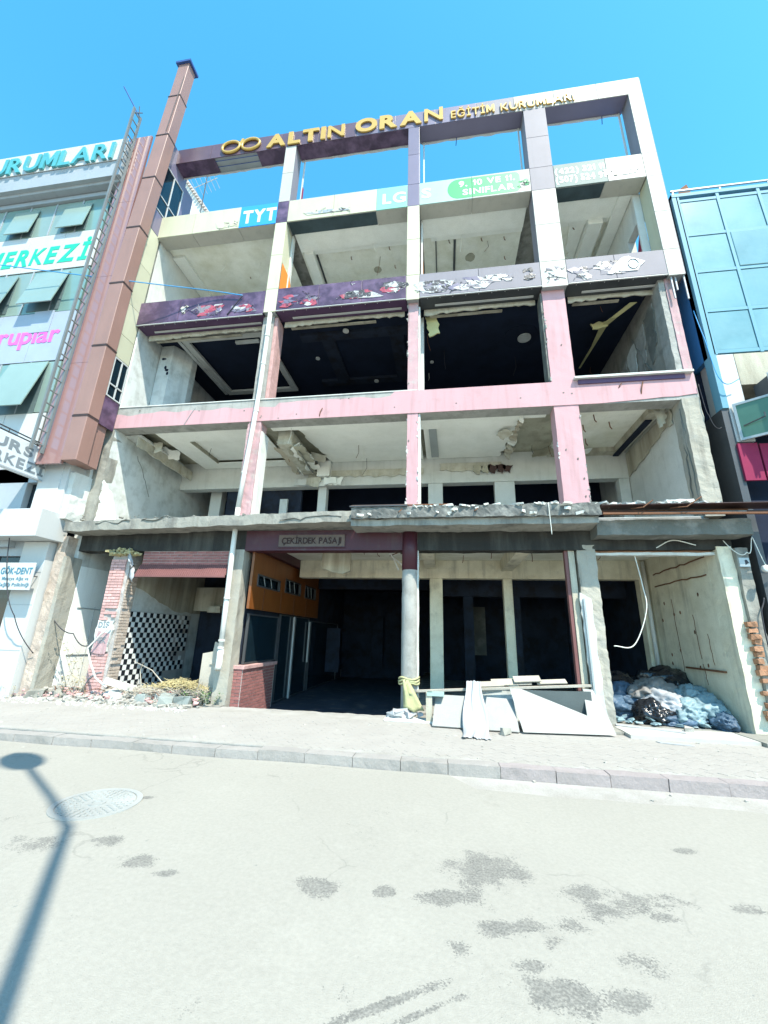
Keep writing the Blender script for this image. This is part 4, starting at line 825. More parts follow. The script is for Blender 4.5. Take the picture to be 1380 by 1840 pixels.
text('TYT', (-5.98, -.153, 13.47), (1, 0, 0), (0, 0, 1), .50, 1.08, 'white_print', tyt, off=.04, ext=.003, gap=.05)
text('LG', (-1.62, -.153, 13.52), (1, 0, 0), (0, 0, 1), .40, .68, 'white_print', lgs, off=.03, ext=.003, gap=.08); text('S', (-.48, -.153, 13.55), (1, 0, 0), (0, 0, 1), .38, .27, 'white_print', p9, off=.03, ext=.003)
pill = [(.56+.30*math.cos(a), 13.74+.37*math.sin(a)) for a in [math.pi/2+i*math.pi/14 for i in range(15)]]+[(.945, 13.37), (.945, 14.11)]
MB().prism(pill, 'y', -.1535, -.149).build('green_print', 'green_print', p9)
pill2 = [(.955, 14.11), (.955, 13.37)]+[(2.12+.14*math.cos(a), 13.55+.18*math.sin(a)) for a in [-math.pi/2+i*math.pi/16 for i in range(9)]]+[(2.12+.14*math.cos(a), 13.93+.18*math.sin(a)) for a in [i*math.pi/16 for i in range(9)]]
MB().prism(pill2, 'y', -.1535, -.149).build('green_print', 'green_print', p10)
text('9.', (.58, -.1555, 13.80), (1, 0, 0), (0, 0, 1), .22, .24, 'white_print', p9, off=.03, ext=.002); text('10 VE 11.', (.98, -.1555, 13.80), (1, 0, 0), (0, 0, 1), .22, 1.15, 'white_print', p10, off=.03, ext=.002)
text('SI', (.68, -.1555, 13.47), (1, 0, 0), (0, 0, 1), .22, .24, 'white_print', p9, off=.03, ext=.002); text('NIFLAR', (.98, -.1555, 13.47), (1, 0, 0), (0, 0, 1), .22, 1.12, 'white_print', p10, off=.03, ext=.002)
text('(422) 321 11', (3.2, -.153, 13.80), (1, 0, 0), (0, 0, 1), .21, 1.28, 'white_print', ph, off=.03, ext=.002); text('(507) 524 91', (3.2, -.153, 13.47), (1, 0, 0), (0, 0, 1), .23, 1.28, 'white_print', ph, off=.03, ext=.002)
# torn vinyl and glue scars on the bands
def torn(cx, cz, rx, rz, m, n=7, y=-.152):
    for k in range(int(n*1.6)):
        b = MB(); a = U(0, 6.28); l = U(.35, 1.1)*min(rx, .36); w = l*U(.5, 1.2); c = (cx+U(-rx, rx)*.9, cz+U(-rz, rz)*.65); N = RN.randint(4, 7)
        p = []
        for i in range(N):
            t = a+6.2832*(i+U(-.35, .35))/N; q = U(.35, 1.1); e = (l*math.cos(t)*q, w*math.sin(t)*q*.8)
            p.append((c[0]+e[0], min(max(c[1]+e[1], cz-rz), cz+rz)))
        b.v += [(u, y-U(.001, .014), v) for u, v in p]+[(u, y, v) for u, v in p]
        b.f += [tuple(range(N))]+[(i, i+N, (i+1) % N+N, (i+1) % N) for i in range(N)]
        b.build('torn_vinyl', m if not isinstance(m, (list, tuple)) else RN.choice(m), B)
    for k in range(int(n*1.3)):
        a = Vector((cx+U(-rx, rx), cz+U(-rz, rz)*.8)); d = Vector((U(-1, 1), U(-.6, .9)))*U(.05, .22)
        MB().tube([(a.x, y-.003, a.y), (a.x+d.x*.5+U(-.04, .04), y-.018, a.y+d.y*.5+U(-.03, .03)), (a.x+d.x, y-.004, a.y+d.y)], U(.004, .009), 4).build('vinyl_strip', RN.choice(['white_vinyl', 'black_vinyl', 'black_vinyl', 'greylilac_glare_panel']), B)
RW = ['red_vinyl', 'red_vinyl', 'white_vinyl', 'purple_panel', 'lilac_glare_panel', 'greylilac_glare_panel']; WB = ['white_vinyl', 'black_vinyl', 'greylilac_glare_panel', 'lilac_glare_panel', 'white_vinyl']
torn(-7.33, 10.36, .10, .26, ['board_torn', 'white_vinyl'], 4); torn(-6.6, 10.22, .45, .22, RW, 10); torn(-5.45, 10.2, .32, .14, RW, 6); torn(-4.15, 10.3, .25, .22, RW, 6); torn(-3.55, 10.32, .2, .24, RW, 7)
torn(-2.2, 10.30, .5, .14, ['red_vinyl', 'white_vinyl', 'black_vinyl'], 8); torn(-1.25, 10.45, .28, .22, ['red_vinyl', 'black_vinyl', 'white_vinyl'], 7); torn(-2.35, 10.72, .05, .1, ['white_vinyl'], 2)
torn(.35, 10.32, .85, .2, WB, 24); torn(1.6, 10.4, .25, .12, WB, 6); torn(2.25, 10.45, .12, .22, ['black_vinyl'], 5); torn(2.85, 10.35, .22, .3, WB, 10); torn(3.55, 10.3, .25, .22, WB, 8); torn(4.2, 10.38, .35, .22, WB, 9)
MB().prism(jagpoly([(4.1, 10.2), (4.45, 10.62), (4.65, 10.68), (5.0, 10.48), (4.8, 10.22)], .03, .1), 'y', -.168, -.151).build('torn_vinyl', 'white_print', B)
MB().tube([(4.72+.12*math.cos(a), -.175, 10.42+.15*math.sin(a)) for a in [i*.5 for i in range(13)]], .009, 4).build('vinyl_strip', 'black_vinyl', B)
torn(4.95, 13.62, .32, .14, ['white_vinyl', 'phone_print', 'black_vinyl'], 9); torn(-6.4, 13.5, .3, .14, ['board', 'cream_panel'], 6); torn(-3.2, 13.52, .55, .06, ['board_torn', 'steel_grey'], 10); torn(2.33, 13.62, .1, .18, ['green_print', 'black_vinyl'], 5)
# ---- roof frame (open to the sky) with the gold letters
PB_, PT_ = 16.61, 17.28
px_ = [XL-.04, -7.55, -6.3, -5.05, -3.8, -2.55, -1.3, -.05, 1.2, 2.3, 3.45, 4.65, 5.83]
pc = ['purple_panel']*4+['lilac_glare_panel']*4+['greylilac_glare_panel']*2+['white_panel']*3
for k in range(12): panel(px_[k], px_[k+1], PB_, PT_, ['mauve_panel', 'mauve_panel', 'mauve_panel', 'mauve_panel', 'mauve_panel', 'lilac_glare_panel', 'lilac_glare_panel', 'lilac_glare_panel', 'greylilac_glare_panel', 'white_panel', 'white_panel', 'white_panel'][k], name='parapet_panel')  # one purple parapet, its glare towards the right painted as paler panels
bx('parapet_core', 'steel_grey', B, XL, 5.8, -.12, .34, PB_+.03, PT_-.02); bx('parapet_cap', 'greylilac_glare_panel', B, XL, 5.82, -.14, .36, PT_-.018, PT_-.004)
for (x0, x1) in ((XL, -7.4), (-5.9, -4.89), (-4.51, -.9), (-.53, 2.53), (3.18, 5.45)): bx('parapet_soffit', 'purple_panel' if x0 < -1 else 'lilac_glare_panel', B, x0, x1, -.13, .34, PB_-.004, PB_+.012)
for y in (-.05, .12): MB().tube([(-7.4, y, PB_-.01), (-5.9, y, PB_-.01)], .012, 4).build('soffit_rod', 'blue_metal', B)
for (x0, x1) in ((XL, -4.6), (-4.5, -.6), (-.5, 2.6), (3.2, 5.4)): MB().prism(jagpoly([(x0, PB_, 1), (x1, PB_, 1), (x1, PB_-.07), (x0, PB_-.04)], .03, .15), 'y', .30, .34).build('torn_edge', 'alu_white', B)
for (x0, x1, z0, z1) in ((-8.8, 5.6, 13.98, 14.15),): bx('roof_kerb', 'plaster_white', B, x0, x1, .31, .45, z0, z1)
for x in (-4.4, -.45, 2.45, 5.35): bx('window_jamb', 'alu_white', B, x, x+.04, .28, .33, 14.17, PB_-.01)
bx('window_jamb', 'crimson_paint', B, -4.345, -4.33, .26, .33, 14.17, 15.3)
for x in (.6, 4.9): MB().tube([(x, .3, PB_), (x-.03, .3, PB_-.35)], .012, 4).build('bent_rebar', 'blue_metal', B)
gs = thing('gold_lettering', 'gold letters and double ring logo on the purple roof parapet', 'sign', (-2, -.16, 16.6))
for (s, x, z, h, w) in (('ALTIN', -5.55, 16.68, .53, 2.62), ('ORAN', -2.58, 16.72, .56, 2.76)): text(s, (x, -.185, z), (1, 0, 0), (0, 0, 1), h, w, 'gold', gs, off=.046, ext=.02, gap=.09)
text('EĞİTİM', (.42, -.18, 16.69), (1, 0, 0), (0, 0, 1), .33, 1.30, 'gold', gs, off=.008, ext=.02, gap=.10); text('KURUMLARI', (1.90, -.18, 16.67), (1, 0, 0), (0, 0, 1), .33, 2.10, 'gold', gs, off=.008, ext=.02, gap=.10)
for cx in (-6.82, -6.12):
    t = MB(); t.tube([(cx+.31*math.cos(i*math.pi/16), -.19, 16.95+.25*math.sin(i*math.pi/16)) for i in range(33)], .045, 6, cap=False); t.build('logo_ring', 'gold', gs, smooth=True)
MB().box(-6.51, -6.43, -.21, -.17, 17.02, 17.26, Matrix.Translation((-6.47, 0, 17.1)) @ Matrix.Rotation(.35, 4, 'Y') @ Matrix.Translation((6.47, 0, -17.1))).build('logo_stem', 'gold', gs)
# left end of the facade: cream return panels, side windows
for (z0, z1, m) in ((8.62, 9.35, 'cream_panel'), (9.35, 10.4, 'cream_panel'), (10.4, 11.9, 'cream_panel'), (11.9, 13.35, 'cream_panel'), (13.36, 14.15, 'lilac_glare_panel'), (6.55, 7.38, 'purple_panel')):
    MB().box(XL-.025, XL, -.545, -.06, z0+.005, z1-.005).build('return_panel', m, B, bevel=.003)
bx('return_core', 'concrete_dark', B, XL-.3, XL-.03, -.5, .3, 6.6, 14.1)
for (z0, z1, y1) in ((7.4, 8.6, -.04), (14.2, 16.1, .42)):
    wf = MB(); t = .035
    for a in ((-.54, y1, z0, z0+t), (-.54, y1, z1-t, z1), (-.54, -.505, z0+t, z1-t), (y1-t, y1, z0+t, z1-t), ((-.54+y1)/2, (-.54+y1)/2+t, z0+t, z1-t), (-.5, y1-t, z0+(z1-z0)*.3, z0+(z1-z0)*.3+t)): wf.box(XL-.03, XL+.01, *a)
    wfo = wf.build('window', 'alu_white', B); bx('window_pane', 'glass_dark', wfo, XL-.02, XL-.012, -.54, y1, z0, z1)
bx('return_panel', 'lilac_glare_panel', B, XL-.03, XL, -.545, .45, 16.1, 17.2); bx('return_panel', 'lilac_glare_panel', B, XL-.03, XL-.005, .42, .9, 14.0, 16.4)
MB().rough(XL-.32, XL+.0, -.02, .3, 3.98, 6.65, .12, .02, 3).build('pillar', 'concrete_light', B)
MB().rough(XL-.5, XL-.33, -.1, .25, 3.98, 6.3, .12, .03, 3).build('pillar', 'plaster_white', B)
bx('pillar', 'white_wall', B, XL-.3, XL-.001, -.01, .3, 7.3, 9.97)
# ------------------------------------------------------------------ flue shaft, gloss panel, ladder
ch = thing('chimney_shaft', 'tall tan metal clad flue shaft with dark joints and a blue cap', 'chimney', (-9.0, -.7, 5.3))
def lean(z): return max(0, z-11.5)*.036
JZ = [5.34, 6.59, 8.69, 10.79, 12.86, 14.89, 16.79, 18.68, 20.35]
for k in range(8):
    z0, z1 = JZ[k], JZ[k+1]; s = MB(); sh = .02 if k == 7 else 0
    P = [(-9.205+sh, -.90), (-8.785-sh, -.90), (-8.775-sh, -.89), (-8.775-sh, -.56), (-9.205+sh, -.56)]
    b0 = [(x+lean(z0), y, z0+.03) for x, y in P]; b1 = [(x+lean(z1), y, z1-.02) for x, y in P]
    s.add(b0+b1, [(4, 3, 2, 1, 0), (5, 6, 7, 8, 9)]+[(i, (i+1) % 5, (i+1) % 5+5, i+5) for i in range(5)])
    s.build('shaft_panel', 'tan_metal', ch, bevel=.004)
    j = MB(); x = lean(z1)
    if k < 7: j.box(-9.19+x, -8.79+x, -.885, -.57, z1-.022, z1+.032); j.box(-9.215+x, -8.765+x, -.912, -.55, z1-.03, z1+.012); j.build('joint_band', 'dark_joint', ch)
x = lean(20.4)
MB().box(-9.27+x, -8.72+x, -.97, -.49, 20.33, 20.42).build('cap', 'blue_metal', ch)
MB().add([(-9.27+x, -.97, 20.42), (-8.72+x, -.97, 20.42), (-8.72+x, -.49, 20.42), (-9.27+x, -.49, 20.42), (-9.0+x, -.73, 20.56)], [(0, 1, 4), (1, 2, 4), (2, 3, 4), (3, 0, 4)]).build('cap_roof', 'blue_metal', ch)
MB().tube([(-8.86+lean(16.9), -.93, 16.9), (-8.80+lean(19.5), -.93, 19.6)], .012, 5).build('guy_rod', 'dark_joint', ch)
bx('shaft_panel', 'tan_metal', ch, -9.2, -8.86, -.55, -.2, 5.4, 12.5)
gp = thing('gloss_panel_wall', 'glossy pink metal panel beside the ladder and the flue shaft', 'panel', (-9.5, -.85, 5.3))
for (z0, z1) in ((5.3, 8.2), (8.2, 11.1), (11.1, 14.0), (14.0, 16.9)): MB().box(-9.98, -9.21, -.865, -.80, z0+.004, z1-.004).build('gloss_panel', 'pink_gloss', gp)
ld = thing('steel_ladder', 'grey steel ladder rising up the gap between the two buildings', 'ladder', (-9.75, -1.05, 5.8))
for y in (-1.21, -.93): MB().box(-9.785, -9.73, y-.03, y+.03, 5.55, 17.75).build('rail', 'ladder_steel', ld)
for k in range(34): MB().tube([(-9.757, -1.20, 5.75+k*.36), (-9.757, -.94, 5.75+k*.36)], .021, 6).build('rung', 'ladder_steel', ld)
for z in (8.0, 11.5, 15.0): MB().tube([(-9.757, -.93, z), (-9.757, -.85, z)], .015, 5).build('bracket', 'steel_dark', ld)
for k in range(4):
    b = MB(); b.tube([(-9.757, -1.21, 17.5), (-9.72, -.95, 17.95)], .014, 5); b.tube([(-9.757, -.93, 17.4), (-9.72, -1.1, 18.0)], .014, 5)
b.build('brace', 'steel_dark', ld)
tag(MB().tube([(-9.74, -1.0, 17.7), (-10.72, -1.0, 19.45)], .02, 6).build('blue_rod', 'blue_metal'), 'thin blue rod slanting up from the ladder top', 'rod')
# ------------------------------------------------------------------ neighbour on the left
LB = thing('glazed_neighbour', 'glazed office building on the left with teal and magenta lettering', 'building', (-13, -.6, 0))
LX0, LX1, LY = -19.0, -10.36, -.6
bx('body', 'alu_panel', LB, LX0, LX1-.02, LY+.05, 6, 3.3, 16.0)
def bandp(z0, z1, m, n, y=LY, x1=LX1, name='band_panel', par=None):
    for k in range(n):
        a = x1-(k+1)*1.25; MB().box(a+.006, a+1.244, y-.03, y, z0, z1).build(name, m, par or LB, bevel=.003)
bandp(11.9, 13.35, 'alu_white', 6); bandp(8.56, 10.25, 'lilac_sign', 6); bandp(5.3, 6.9, 'alu_white', 6)
for (z0, z1) in ((13.36, 14.72), (10.26, 11.88), (6.92, 8.54)):
    for k in range(8):
        a = LX1-(k+1)*.98
        MB().box(a+.02, a+.96, LY-.015, LY+.03, z0+.02, z1-.02).build('window_pane', RN.choice(['glass_teal', 'glass_teal_pale', 'glass_teal_pale']), LB)
        bx('mullion', 'alu_panel', LB, a-.02, a+.02, LY-.035, LY+.04, z0, z1)
def sash(x0, x1, z0, z1, ang, m='glass_teal_pale'):
    M = Matrix.Translation((0, LY-.04, z1)) @ Matrix.Rotation(-ang, 4, 'X') @ Matrix.Translation((0, -LY+.04, -z1))
    s = MB().box(x0, x1, LY-.06, LY-.03, z0, z1, M).build('open_sash', m, LB, bevel=.004)
    bx('dark_opening', 'window_void', LB, x0+.03, x1-.03, LY-.034, LY-.02, z0, z1)
sash(-11.9, -10.95, 13.42, 14.5, .12); sash(-13.8, -12.9, 13.42, 14.5, .12)
sash(-12.15, -11.0, 10.35, 11.75, .19); sash(-13.9, -12.8, 10.35, 11.75, .18); sash(-12.0, -10.75, 6.9, 8.5, .22); sash(-13.9, -12.5, 6.9, 8.5, .2)
bx('window_blind', 'lilac_sign', LB, -11.75, -11.1, LY-.05, LY-.031, 9.55, 10.3)
FY = -1.05
bandp(15.62, 16.55, 'alu_white', 7, FY, -9.80, 'fascia_panel')
for k in range(7):
    a = -9.80-(k+1)*1.25
    MB().add([(a+.005, FY, 15.61), (a+1.245, FY, 15.61), (a+1.245, FY+.16, 14.92), (a+.005, FY+.16, 14.92), (a+.005, FY+.06, 15.61), (a+1.245, FY+.06, 15.61), (a+1.245, FY+.2, 14.92), (a+.005, FY+.2, 14.92)], [(0, 3, 2, 1), (4, 5, 6, 7), (0, 1, 5, 4), (2, 3, 7, 6), (1, 2, 6, 5), (0, 4, 7, 3)]).build('fascia_slope', 'alu_panel', LB)
    bx('eaves_soffit', 'alu_panel', LB, a+.004, a+1.246, FY+.17, LY+.02, 14.91, 14.93)
bx('eaves_core', 'alu_panel', LB, LX0, -9.82, FY+.02, 4, 15.0, 16.5); bx('cornice', 'alu_panel', LB, LX0, LX1, LY-.10, LY+.03, 14.72, 14.88)
s1 = thing('roof_lettering', 'teal raised letters on the white eaves of the left building', 'sign', (-12, -1.1, 15.7))
text('KURUMLARI', (-15.35, -1.12, 15.66), (1, 0, 0), (0, 0, 1), .70, 5.2, 'teal_letter', s1, off=.02, ext=.03, gap=.06)
s2 = thing('clinic_lettering', 'turquoise flat letters on the white band of the left building', 'sign', (-12, -.65, 12))
text('MERKEZİ', (-14.25, -.637, 12.18), (1, 0, 0), (0, 0, 1), .66, 3.72, 'teal_print', s2, off=.035, ext=.004, gap=.08, shear=.12)
s3 = thing('group_lettering', 'magenta lower case letters on the pale band of the left building', 'sign', (-12, -.65, 9.2))
text('gruplar', (-13.15, -.637, 9.2), (1, 0, 0), (0, 0, 1), .60, 2.45, 'magenta_print', s3, off=.02, ext=.004, gap=.05)
# lower storeys of the left building
bx('pier', 'alu_white', LB, -10.05, -9.42, -.58, .4, 4.12, 5.45, .006); bx('window', 'glass_dark', LB, -14, -10.06, -.40, -.35, 4.12, 4.95); bx('window_head', 'alu_panel', LB, -14, -10.06, -.55, -.3, 4.95, 5.35)
bx('pier', 'alu_white', LB, -9.42, -9.25, -.56, .1, 4.12, 5.5); MB().rough(-9.25, -9.1, -.5, .1, 4.0, 5.2, .1, .02, 4).build('broken_pier', 'plaster_white', LB)
for k in range(4): MB().box(-9.22-(k+1)*1.25+.006, -9.22-k*1.25-.006, -.98, -.2, 3.46, 4.12).build('balcony_band', 'alu_white', LB, bevel=.006)
bx('pier', 'alu_white', LB, -10.12, -9.42, -.42, .3, 0, 3.45, .006)
for z in (.95, 1.95, 2.7): bx('pier_joint', 'steel_grey', LB, -10.11, -9.43, -.425, -.415, z, z+.012)
bx('shop_window', 'glass_dark', LB, -13.5, -10.13, -.30, -.25, .45, 3.1); bx('shop_plinth', 'alu_white', LB, -13.5, -10.13, -.35, -.2, 0, .45); bx('shop_head', 'alu_panel', LB, -13.5, -10.13, -.40, -.2, 3.1, 3.45)
for x in (-10.9, -12.0): bx('shop_mullion', 'alu_white', LB, x, x+.06, -.33, -.24, .45, 3.1)
bx('body', 'dark_wall', LB, -19, -9.45, .5, 6, 0, 3.3)
gd = thing('clinic_sign', 'small white sign reading GÖK-DENT fixed to the left shopfront', 'sign', (-9.9, -.75, 2.3))
bx('sign_board', 'alu_white', gd, -10.75, -9.27, -.74, -.71, 2.26, 2.88, .004)
text('GÖK-DENT', (-10.14, -.746, 2.62), (1, 0, 0), (0, 0, 1), .15, .84, 'blue_letter', gd, off=.02, ext=.003); text('Malatya Ağız ve', (-10.05, -.746, 2.48), (1, 0, 0), (0, 0, 1), .075, .70, 'blue_letter', gd, ext=.002, split=False, name='text_line')
text('Diş Sağlığı Polikliniği', (-10.3, -.746, 2.34), (1, 0, 0), (0, 0, 1), .08, 1.0, 'blue_letter', gd, ext=.002, split=False, name='text_line')
for x in (-10.4, -9.5): MB().tube([(x, -.72, 2.6), (x, -.4, 2.6)], .012, 5).build('bracket', 'steel_dark', gd)
bs = thing('projecting_sign', 'white projecting box sign reading KURS MERKEZİ in grey capitals', 'sign', (-9.9, -1.5, 5))
bx('sign_box', 'pale_sign', bs, -10.14, -9.945, -3.2, -.57, 4.98, 5.76, .008)
text('KURS', (-9.94, -2.25, 5.42), (0, 1, 0), (0, 0, 1), .24, 1.28, 'grey_print', bs, off=.03, ext=.004); text('MERKEZİ', (-9.94, -2.30, 5.07), (0, 1, 0), (0, 0, 1), .24, 1.70, 'grey_print', bs, off=.03, ext=.004)
for z in (5.80, 5.88): MB().tube([(-9.98, -3.2, z), (-9.98, -.6, z)], .018, 5).build('sign_tube', 'steel_dark', bs)
bx('sign_rim', 'alu_panel', bs, -9.95, -9.93, -3.2, -.57, 4.95, 4.985)
for y in (-2.6, -1.6, -.8): MB().tube([(-9.98, y, 5.9), (-9.98, y, 5.75)], .012, 5).build('sign_post', 'steel_dark', bs)
# gap between the buildings
gw = thing('gap_wall', 'dark recessed wall in the gap between the two buildings', 'wall', (-9.8, 1.2, 0))
bx('wall', 'dark_wall', gw, -10.6, -9.1, 1.2, 1.35, 0, 14); MB().tube([(-9.75, 1.1, .2), (-9.75, 1.1, 8)], .07, 10).build('drain_pipe', 'steel_grey', gw, smooth=True)
for k in range(3): MB().box(-9.52, -9.22, -.3+.05*k, -.24+.05*k, 3.62+.13*k, 3.66+.13*k).build('broken_bar', 'steel_grey', gw)
# ------------------------------------------------------------------ neighbour on the right
RB = thing('blue_glass_neighbour', 'blue glass curtain wall building on the right with faded panes', 'building', (8, 0, 0))
RX, RY = 5.955, -.08
bx('body', 'frame_blue', RB, RX, 14, RY+.06, 8, 7.68, 12.55); bx('corner_frame', 'frame_cyan', RB, RX, RX+.12, RY-.03, RY+.2, 6.35, 12.62)
cols = [RX+.14+k*.92 for k in range(8)]; rows = [7.78, 8.91, 10.07, 11.22, 12.36]
for i in range(7):
    for j in range(4):
        x0, x1, z0, z1 = cols[i]+.03, cols[i+1]-.05, rows[j]+.04, rows[j+1]-.06
        pv = (i == 1 and j == 2)
        MB().box(x0, x1, RY-.012-(.03 if pv else 0), RY+.05, z0, z1).build('window_pane', 'glass_cyan', RB, bevel=.012)
for x in cols: bx('mullion', 'frame_cyan', RB, x-.045, x+.025, RY-.03, RY+.058, 7.70, 12.5)
for z in rows: bx('transom', 'frame_cyan', RB, RX+.12, 14, RY-.025, RY+.057, z-.05, z+.035)
bx('coping', 'frame_cyan', RB, RX, 14, RY-.04, RY+.3, 12.5, 12.6)
bx('roof_rail', 'alu_panel', RB, RX+.02, 14, RY-.02, RY+.02, 12.72, 12.76)
for k in range(8): bx('rail_post', 'alu_panel', RB, RX+.05+k*1.1, RX+.09+k*1.1, RY-.01, RY+.01, 12.6, 12.72)
bx('pier', 'alu_white', RB, RX+.125, 6.42, RY-.02, .5, 5.55, 7.69, .006); bx('balcony_soffit', 'plaster_cream', RB, 6.43, 14, RY-.02, .6, 6.9, 7.69)
bx('body', 'dark_navy', RB, RX+.02, 14, .5, 8, -.05, 7.6); bx('wall', 'steel_dark', RB, RX-.02, RX+.12, RY, 1, -.05, 6.34)
bx('shop_front', 'dark_navy', RB, 6.1, 14, RY+.1, .5, -.05, 4.3)
fl = tag(MB().prism([(6.25, 12.62), (6.62, 12.62), (6.72, 13.1), (6.66, 13.42), (6.5, 13.3), (6.32, 12.95)], 'y', .28, .31).build('bent_sheet', 'rust'), 'bent rusty sheet metal flap on the right roof edge', 'sheet metal')
ds = thing('roof_dish', 'white dish lying on the roof edge of the right building', 'dish', (8.6, .9, 12.6))
b = MB()
for i in range(6):
    r = .42*math.sin(i/5*1.35); z = .20*(1-math.cos(i/5*1.35))
    for k in range(20): b.v.append((8.45+r*math.cos(k*.31416), .9-z*1.2, 13.0+r*.45*math.sin(k*.31416)))
for i in range(5):
    for k in range(20): a = i*20+k; c = i*20+(k+1) % 20; b.f.append((a, c, c+20, a+20))
o = b.build('dish', 'alu_white', ds, smooth=True); o.modifiers.new('s', 'SOLIDIFY').thickness = .02
MB().tube([(8.5, .95, 12.6), (8.5, .95, 13.6)], .02, 6).build('mast', 'steel_dark', ds)
ws = thing('awning_window', 'green framed awning window hanging open beside the magenta panels', 'window', (5.8, -.6, 5))
M = Matrix.Translation((6.12, RY-.06, 5.55)) @ Matrix.Rotation(math.radians(-38), 4, 'Z')
fb = MB()
for a in ((0, .62, -.02, .02, 0, .05), (0, .62, -.02, .02, .80, .85), (0, .05, -.02, .02, .05, .8), (.57, .62, -.02, .02, .05, .8)): fb.box(*a, M)
fb.build('frame', 'steel_grey', ws); MB().box(.05, .57, -.006, .006, .05, .8, M).build('pane', 'glass_green', ws)
MB().tube([M @ Vector((.1, -.03, .3)), M @ Vector((.45, -.1, .36)), M @ Vector((.45, -.1, .45))], .014, 5).build('stay', 'steel_dark', ws)
for k in range(2): tag(bx('magenta_panel', 'crimson_paint', None, 6.05+k*.40, 6.41+k*.40, RY-.05, RY+.0, 4.68, 5.5-.02*k), ('magenta panel under the awning window, nearest the gutted building', 'magenta panel under the awning window, farther from the gutted building')[k], 'panel')
sg = thing('dark_shop_sign', 'dark projecting shop sign with a magenta letter at the right edge', 'sign', (6.9, -.3, 6))
bx('sign_box', 'steel_dark', sg, 6.62, 8.4, -.55, -.12, 5.65, 6.82, .01); text('K', (6.80, -.555, 6.25), (1, 0, 0), (0, 0, 1), .36, .30, 'magenta_print', sg, off=.03, ext=.01)
for x in (6.6, 6.66): MB().tube([(x, -.58, 5.6), (x, -.58, 6.85)], .02, 6).build('sign_tube', 'alu_white', sg)
# blue downpipe edges hanging under the cladding corner
for (x, y, z0, z1) in ((5.52, -.1, 9.35, 10.0), (5.62, -.08, 9.6, 10.0), (5.80, -.1, 9.3, 10.0)): bx('hanging_rail', 'alu_panel', B, x, x+.03, y, y+.03, z0, z1)
# ------------------------------------------------------------------ behind the roof
gh = thing('gable_house', 'white gable wall with a tiled verge behind the roof frame', 'house', (-15, 8.6, 0))
MB().prism([(-21, 0), (-13.6, 0), (-13.6, 25.3), (-14.1, 26.05), (-16.3, 29.5), (-21, 29.5)], 'y', 8, 16).build('wall', 'plaster_white', gh)
for k in range(16):
    t = k/16; x = -13.75-2.6*t; z = 25.75+4.05*t
    MB().box(x-.16, x+.02, 7.8, 8.4, z-.1, z+.02).build('verge_tile', 'roof_tile', gh)
an = thing('tv_antenna', 'thin white television antenna standing behind the roof frame', 'antenna', (-11.87, 5, 14))
MB().tube([(-11.87, 5, 14), (-12.0, 5, 24.5)], .025, 6).build('mast', 'steel_dark', an); MB().tube([(-12.6, 5, 23.6), (-11.4, 5, 24.1)], .02, 5).build('boom', 'alu_white', an)
for k in range(6): 
    x = -12.6+k*.22; z = 23.6+k*.09; MB().tube([(x-.12, 4.7, z+.28), (x+.12, 5.3, z-.28)], .014, 4).build('element', 'alu_white', an)
# ------------------------------------------------------------------ pipes and cables
dp = thing('drain_pipe', 'white plastic drain pipe running down the column from the dark band', 'drain pipe', (-4.78, -.15, .8))
MB().tube([(-4.67, -.14, 9.95), (-4.67, -.14, 9.0), (-4.68, -.15, 7.5), (-4.72, -.15, 6.5), (-4.79, -.15, 5.2), (-4.825, -.15, 4.3)], .058, 12).build('pipe', 'white_pipe', dp, smooth=True)
MB().tube([(-4.825, -.15, 4.3), (-4.825, -.14, 3.4), (-4.81, -.13, 2.0), (-4.79, -.13, 1.1)], .058, 12).build('pipe', 'white_pipe', dp, smooth=True)
MB().tube([(-4.79, -.13, 1.12), (-4.79, -.13, .95), (-4.77, -.16, .84), (-4.74, -.24, .72)], .066, 12).build('spout', 'white_pipe', dp, smooth=True)
for (z, x) in ((9.2, -4.67), (8.3, -4.675), (6.9, -4.70), (5.2, -4.8), (2.2, -4.8), (1.3, -4.79), (1.15, -4.79)): MB().tube([(x, -.145, z-.02), (x, -.145, z+.02)], .07, 12).build('pipe_clamp', 'white_pipe', dp)
def cable(name, pts, r, m, label, sag=0, n=14):
    P = []; Q = [Vector(p) for p in pts]; Q = [Q[0]*2-Q[1]]+Q+[Q[-1]*2-Q[-2]]
    for p0, p1, p2, p3 in zip(Q, Q[1:], Q[2:], Q[3:]):
        for i in range(n):
            t = i/n; P.append(.5*(2*p1+(p2-p0)*t+(2*p0-5*p1+4*p2-p3)*t*t+(3*p1-p0-3*p2+p3)*t**3)-Vector((0, 0, sag*4*t*(1-t))))
    P.append(Vector(pts[-1])); return tag(MB().tube(P, r, 6).build(name, m, smooth=True), label, 'cable')
cable('blue_cable', [(-5.54, -.2, 10.62), (-6.6, -.3, 10.83), (-8.9, -.75, 11.0), (-14.3, -1.3, 11.9)], .014, 'cable_blue', 'long blue cable swagged from the purple band across to the left building')
cable('dark_cable', [(-5.54, -.2, 10.62), (-5.95, -.17, 10.02)], .014, 'cable_black', 'short dark cable slanting down over the purple band')
cable('white_cable', [(3.85, .15, 3.3), (3.9, .1, 2.6), (3.88, .05, 2.1), (3.55, 0, 1.45), (3.15, -.1, 1.42)], .010, 'cable_white', 'white cable hanging in the rubbish room in front of the wall', 0)
cable('arched_cable', [(4.2, -.05, 3.32), (4.5, -.1, 3.46), (4.9, -.1, 3.36)], .01, 'cable_white', 'thin cable arching along the lintel over the rubbish room')
cable('pull_cord', [(2.05, -.72, 4.1), (2.06, -.73, 3.45)], .007, 'cable_white', 'thin pale cord dangling straight from the canopy edge')
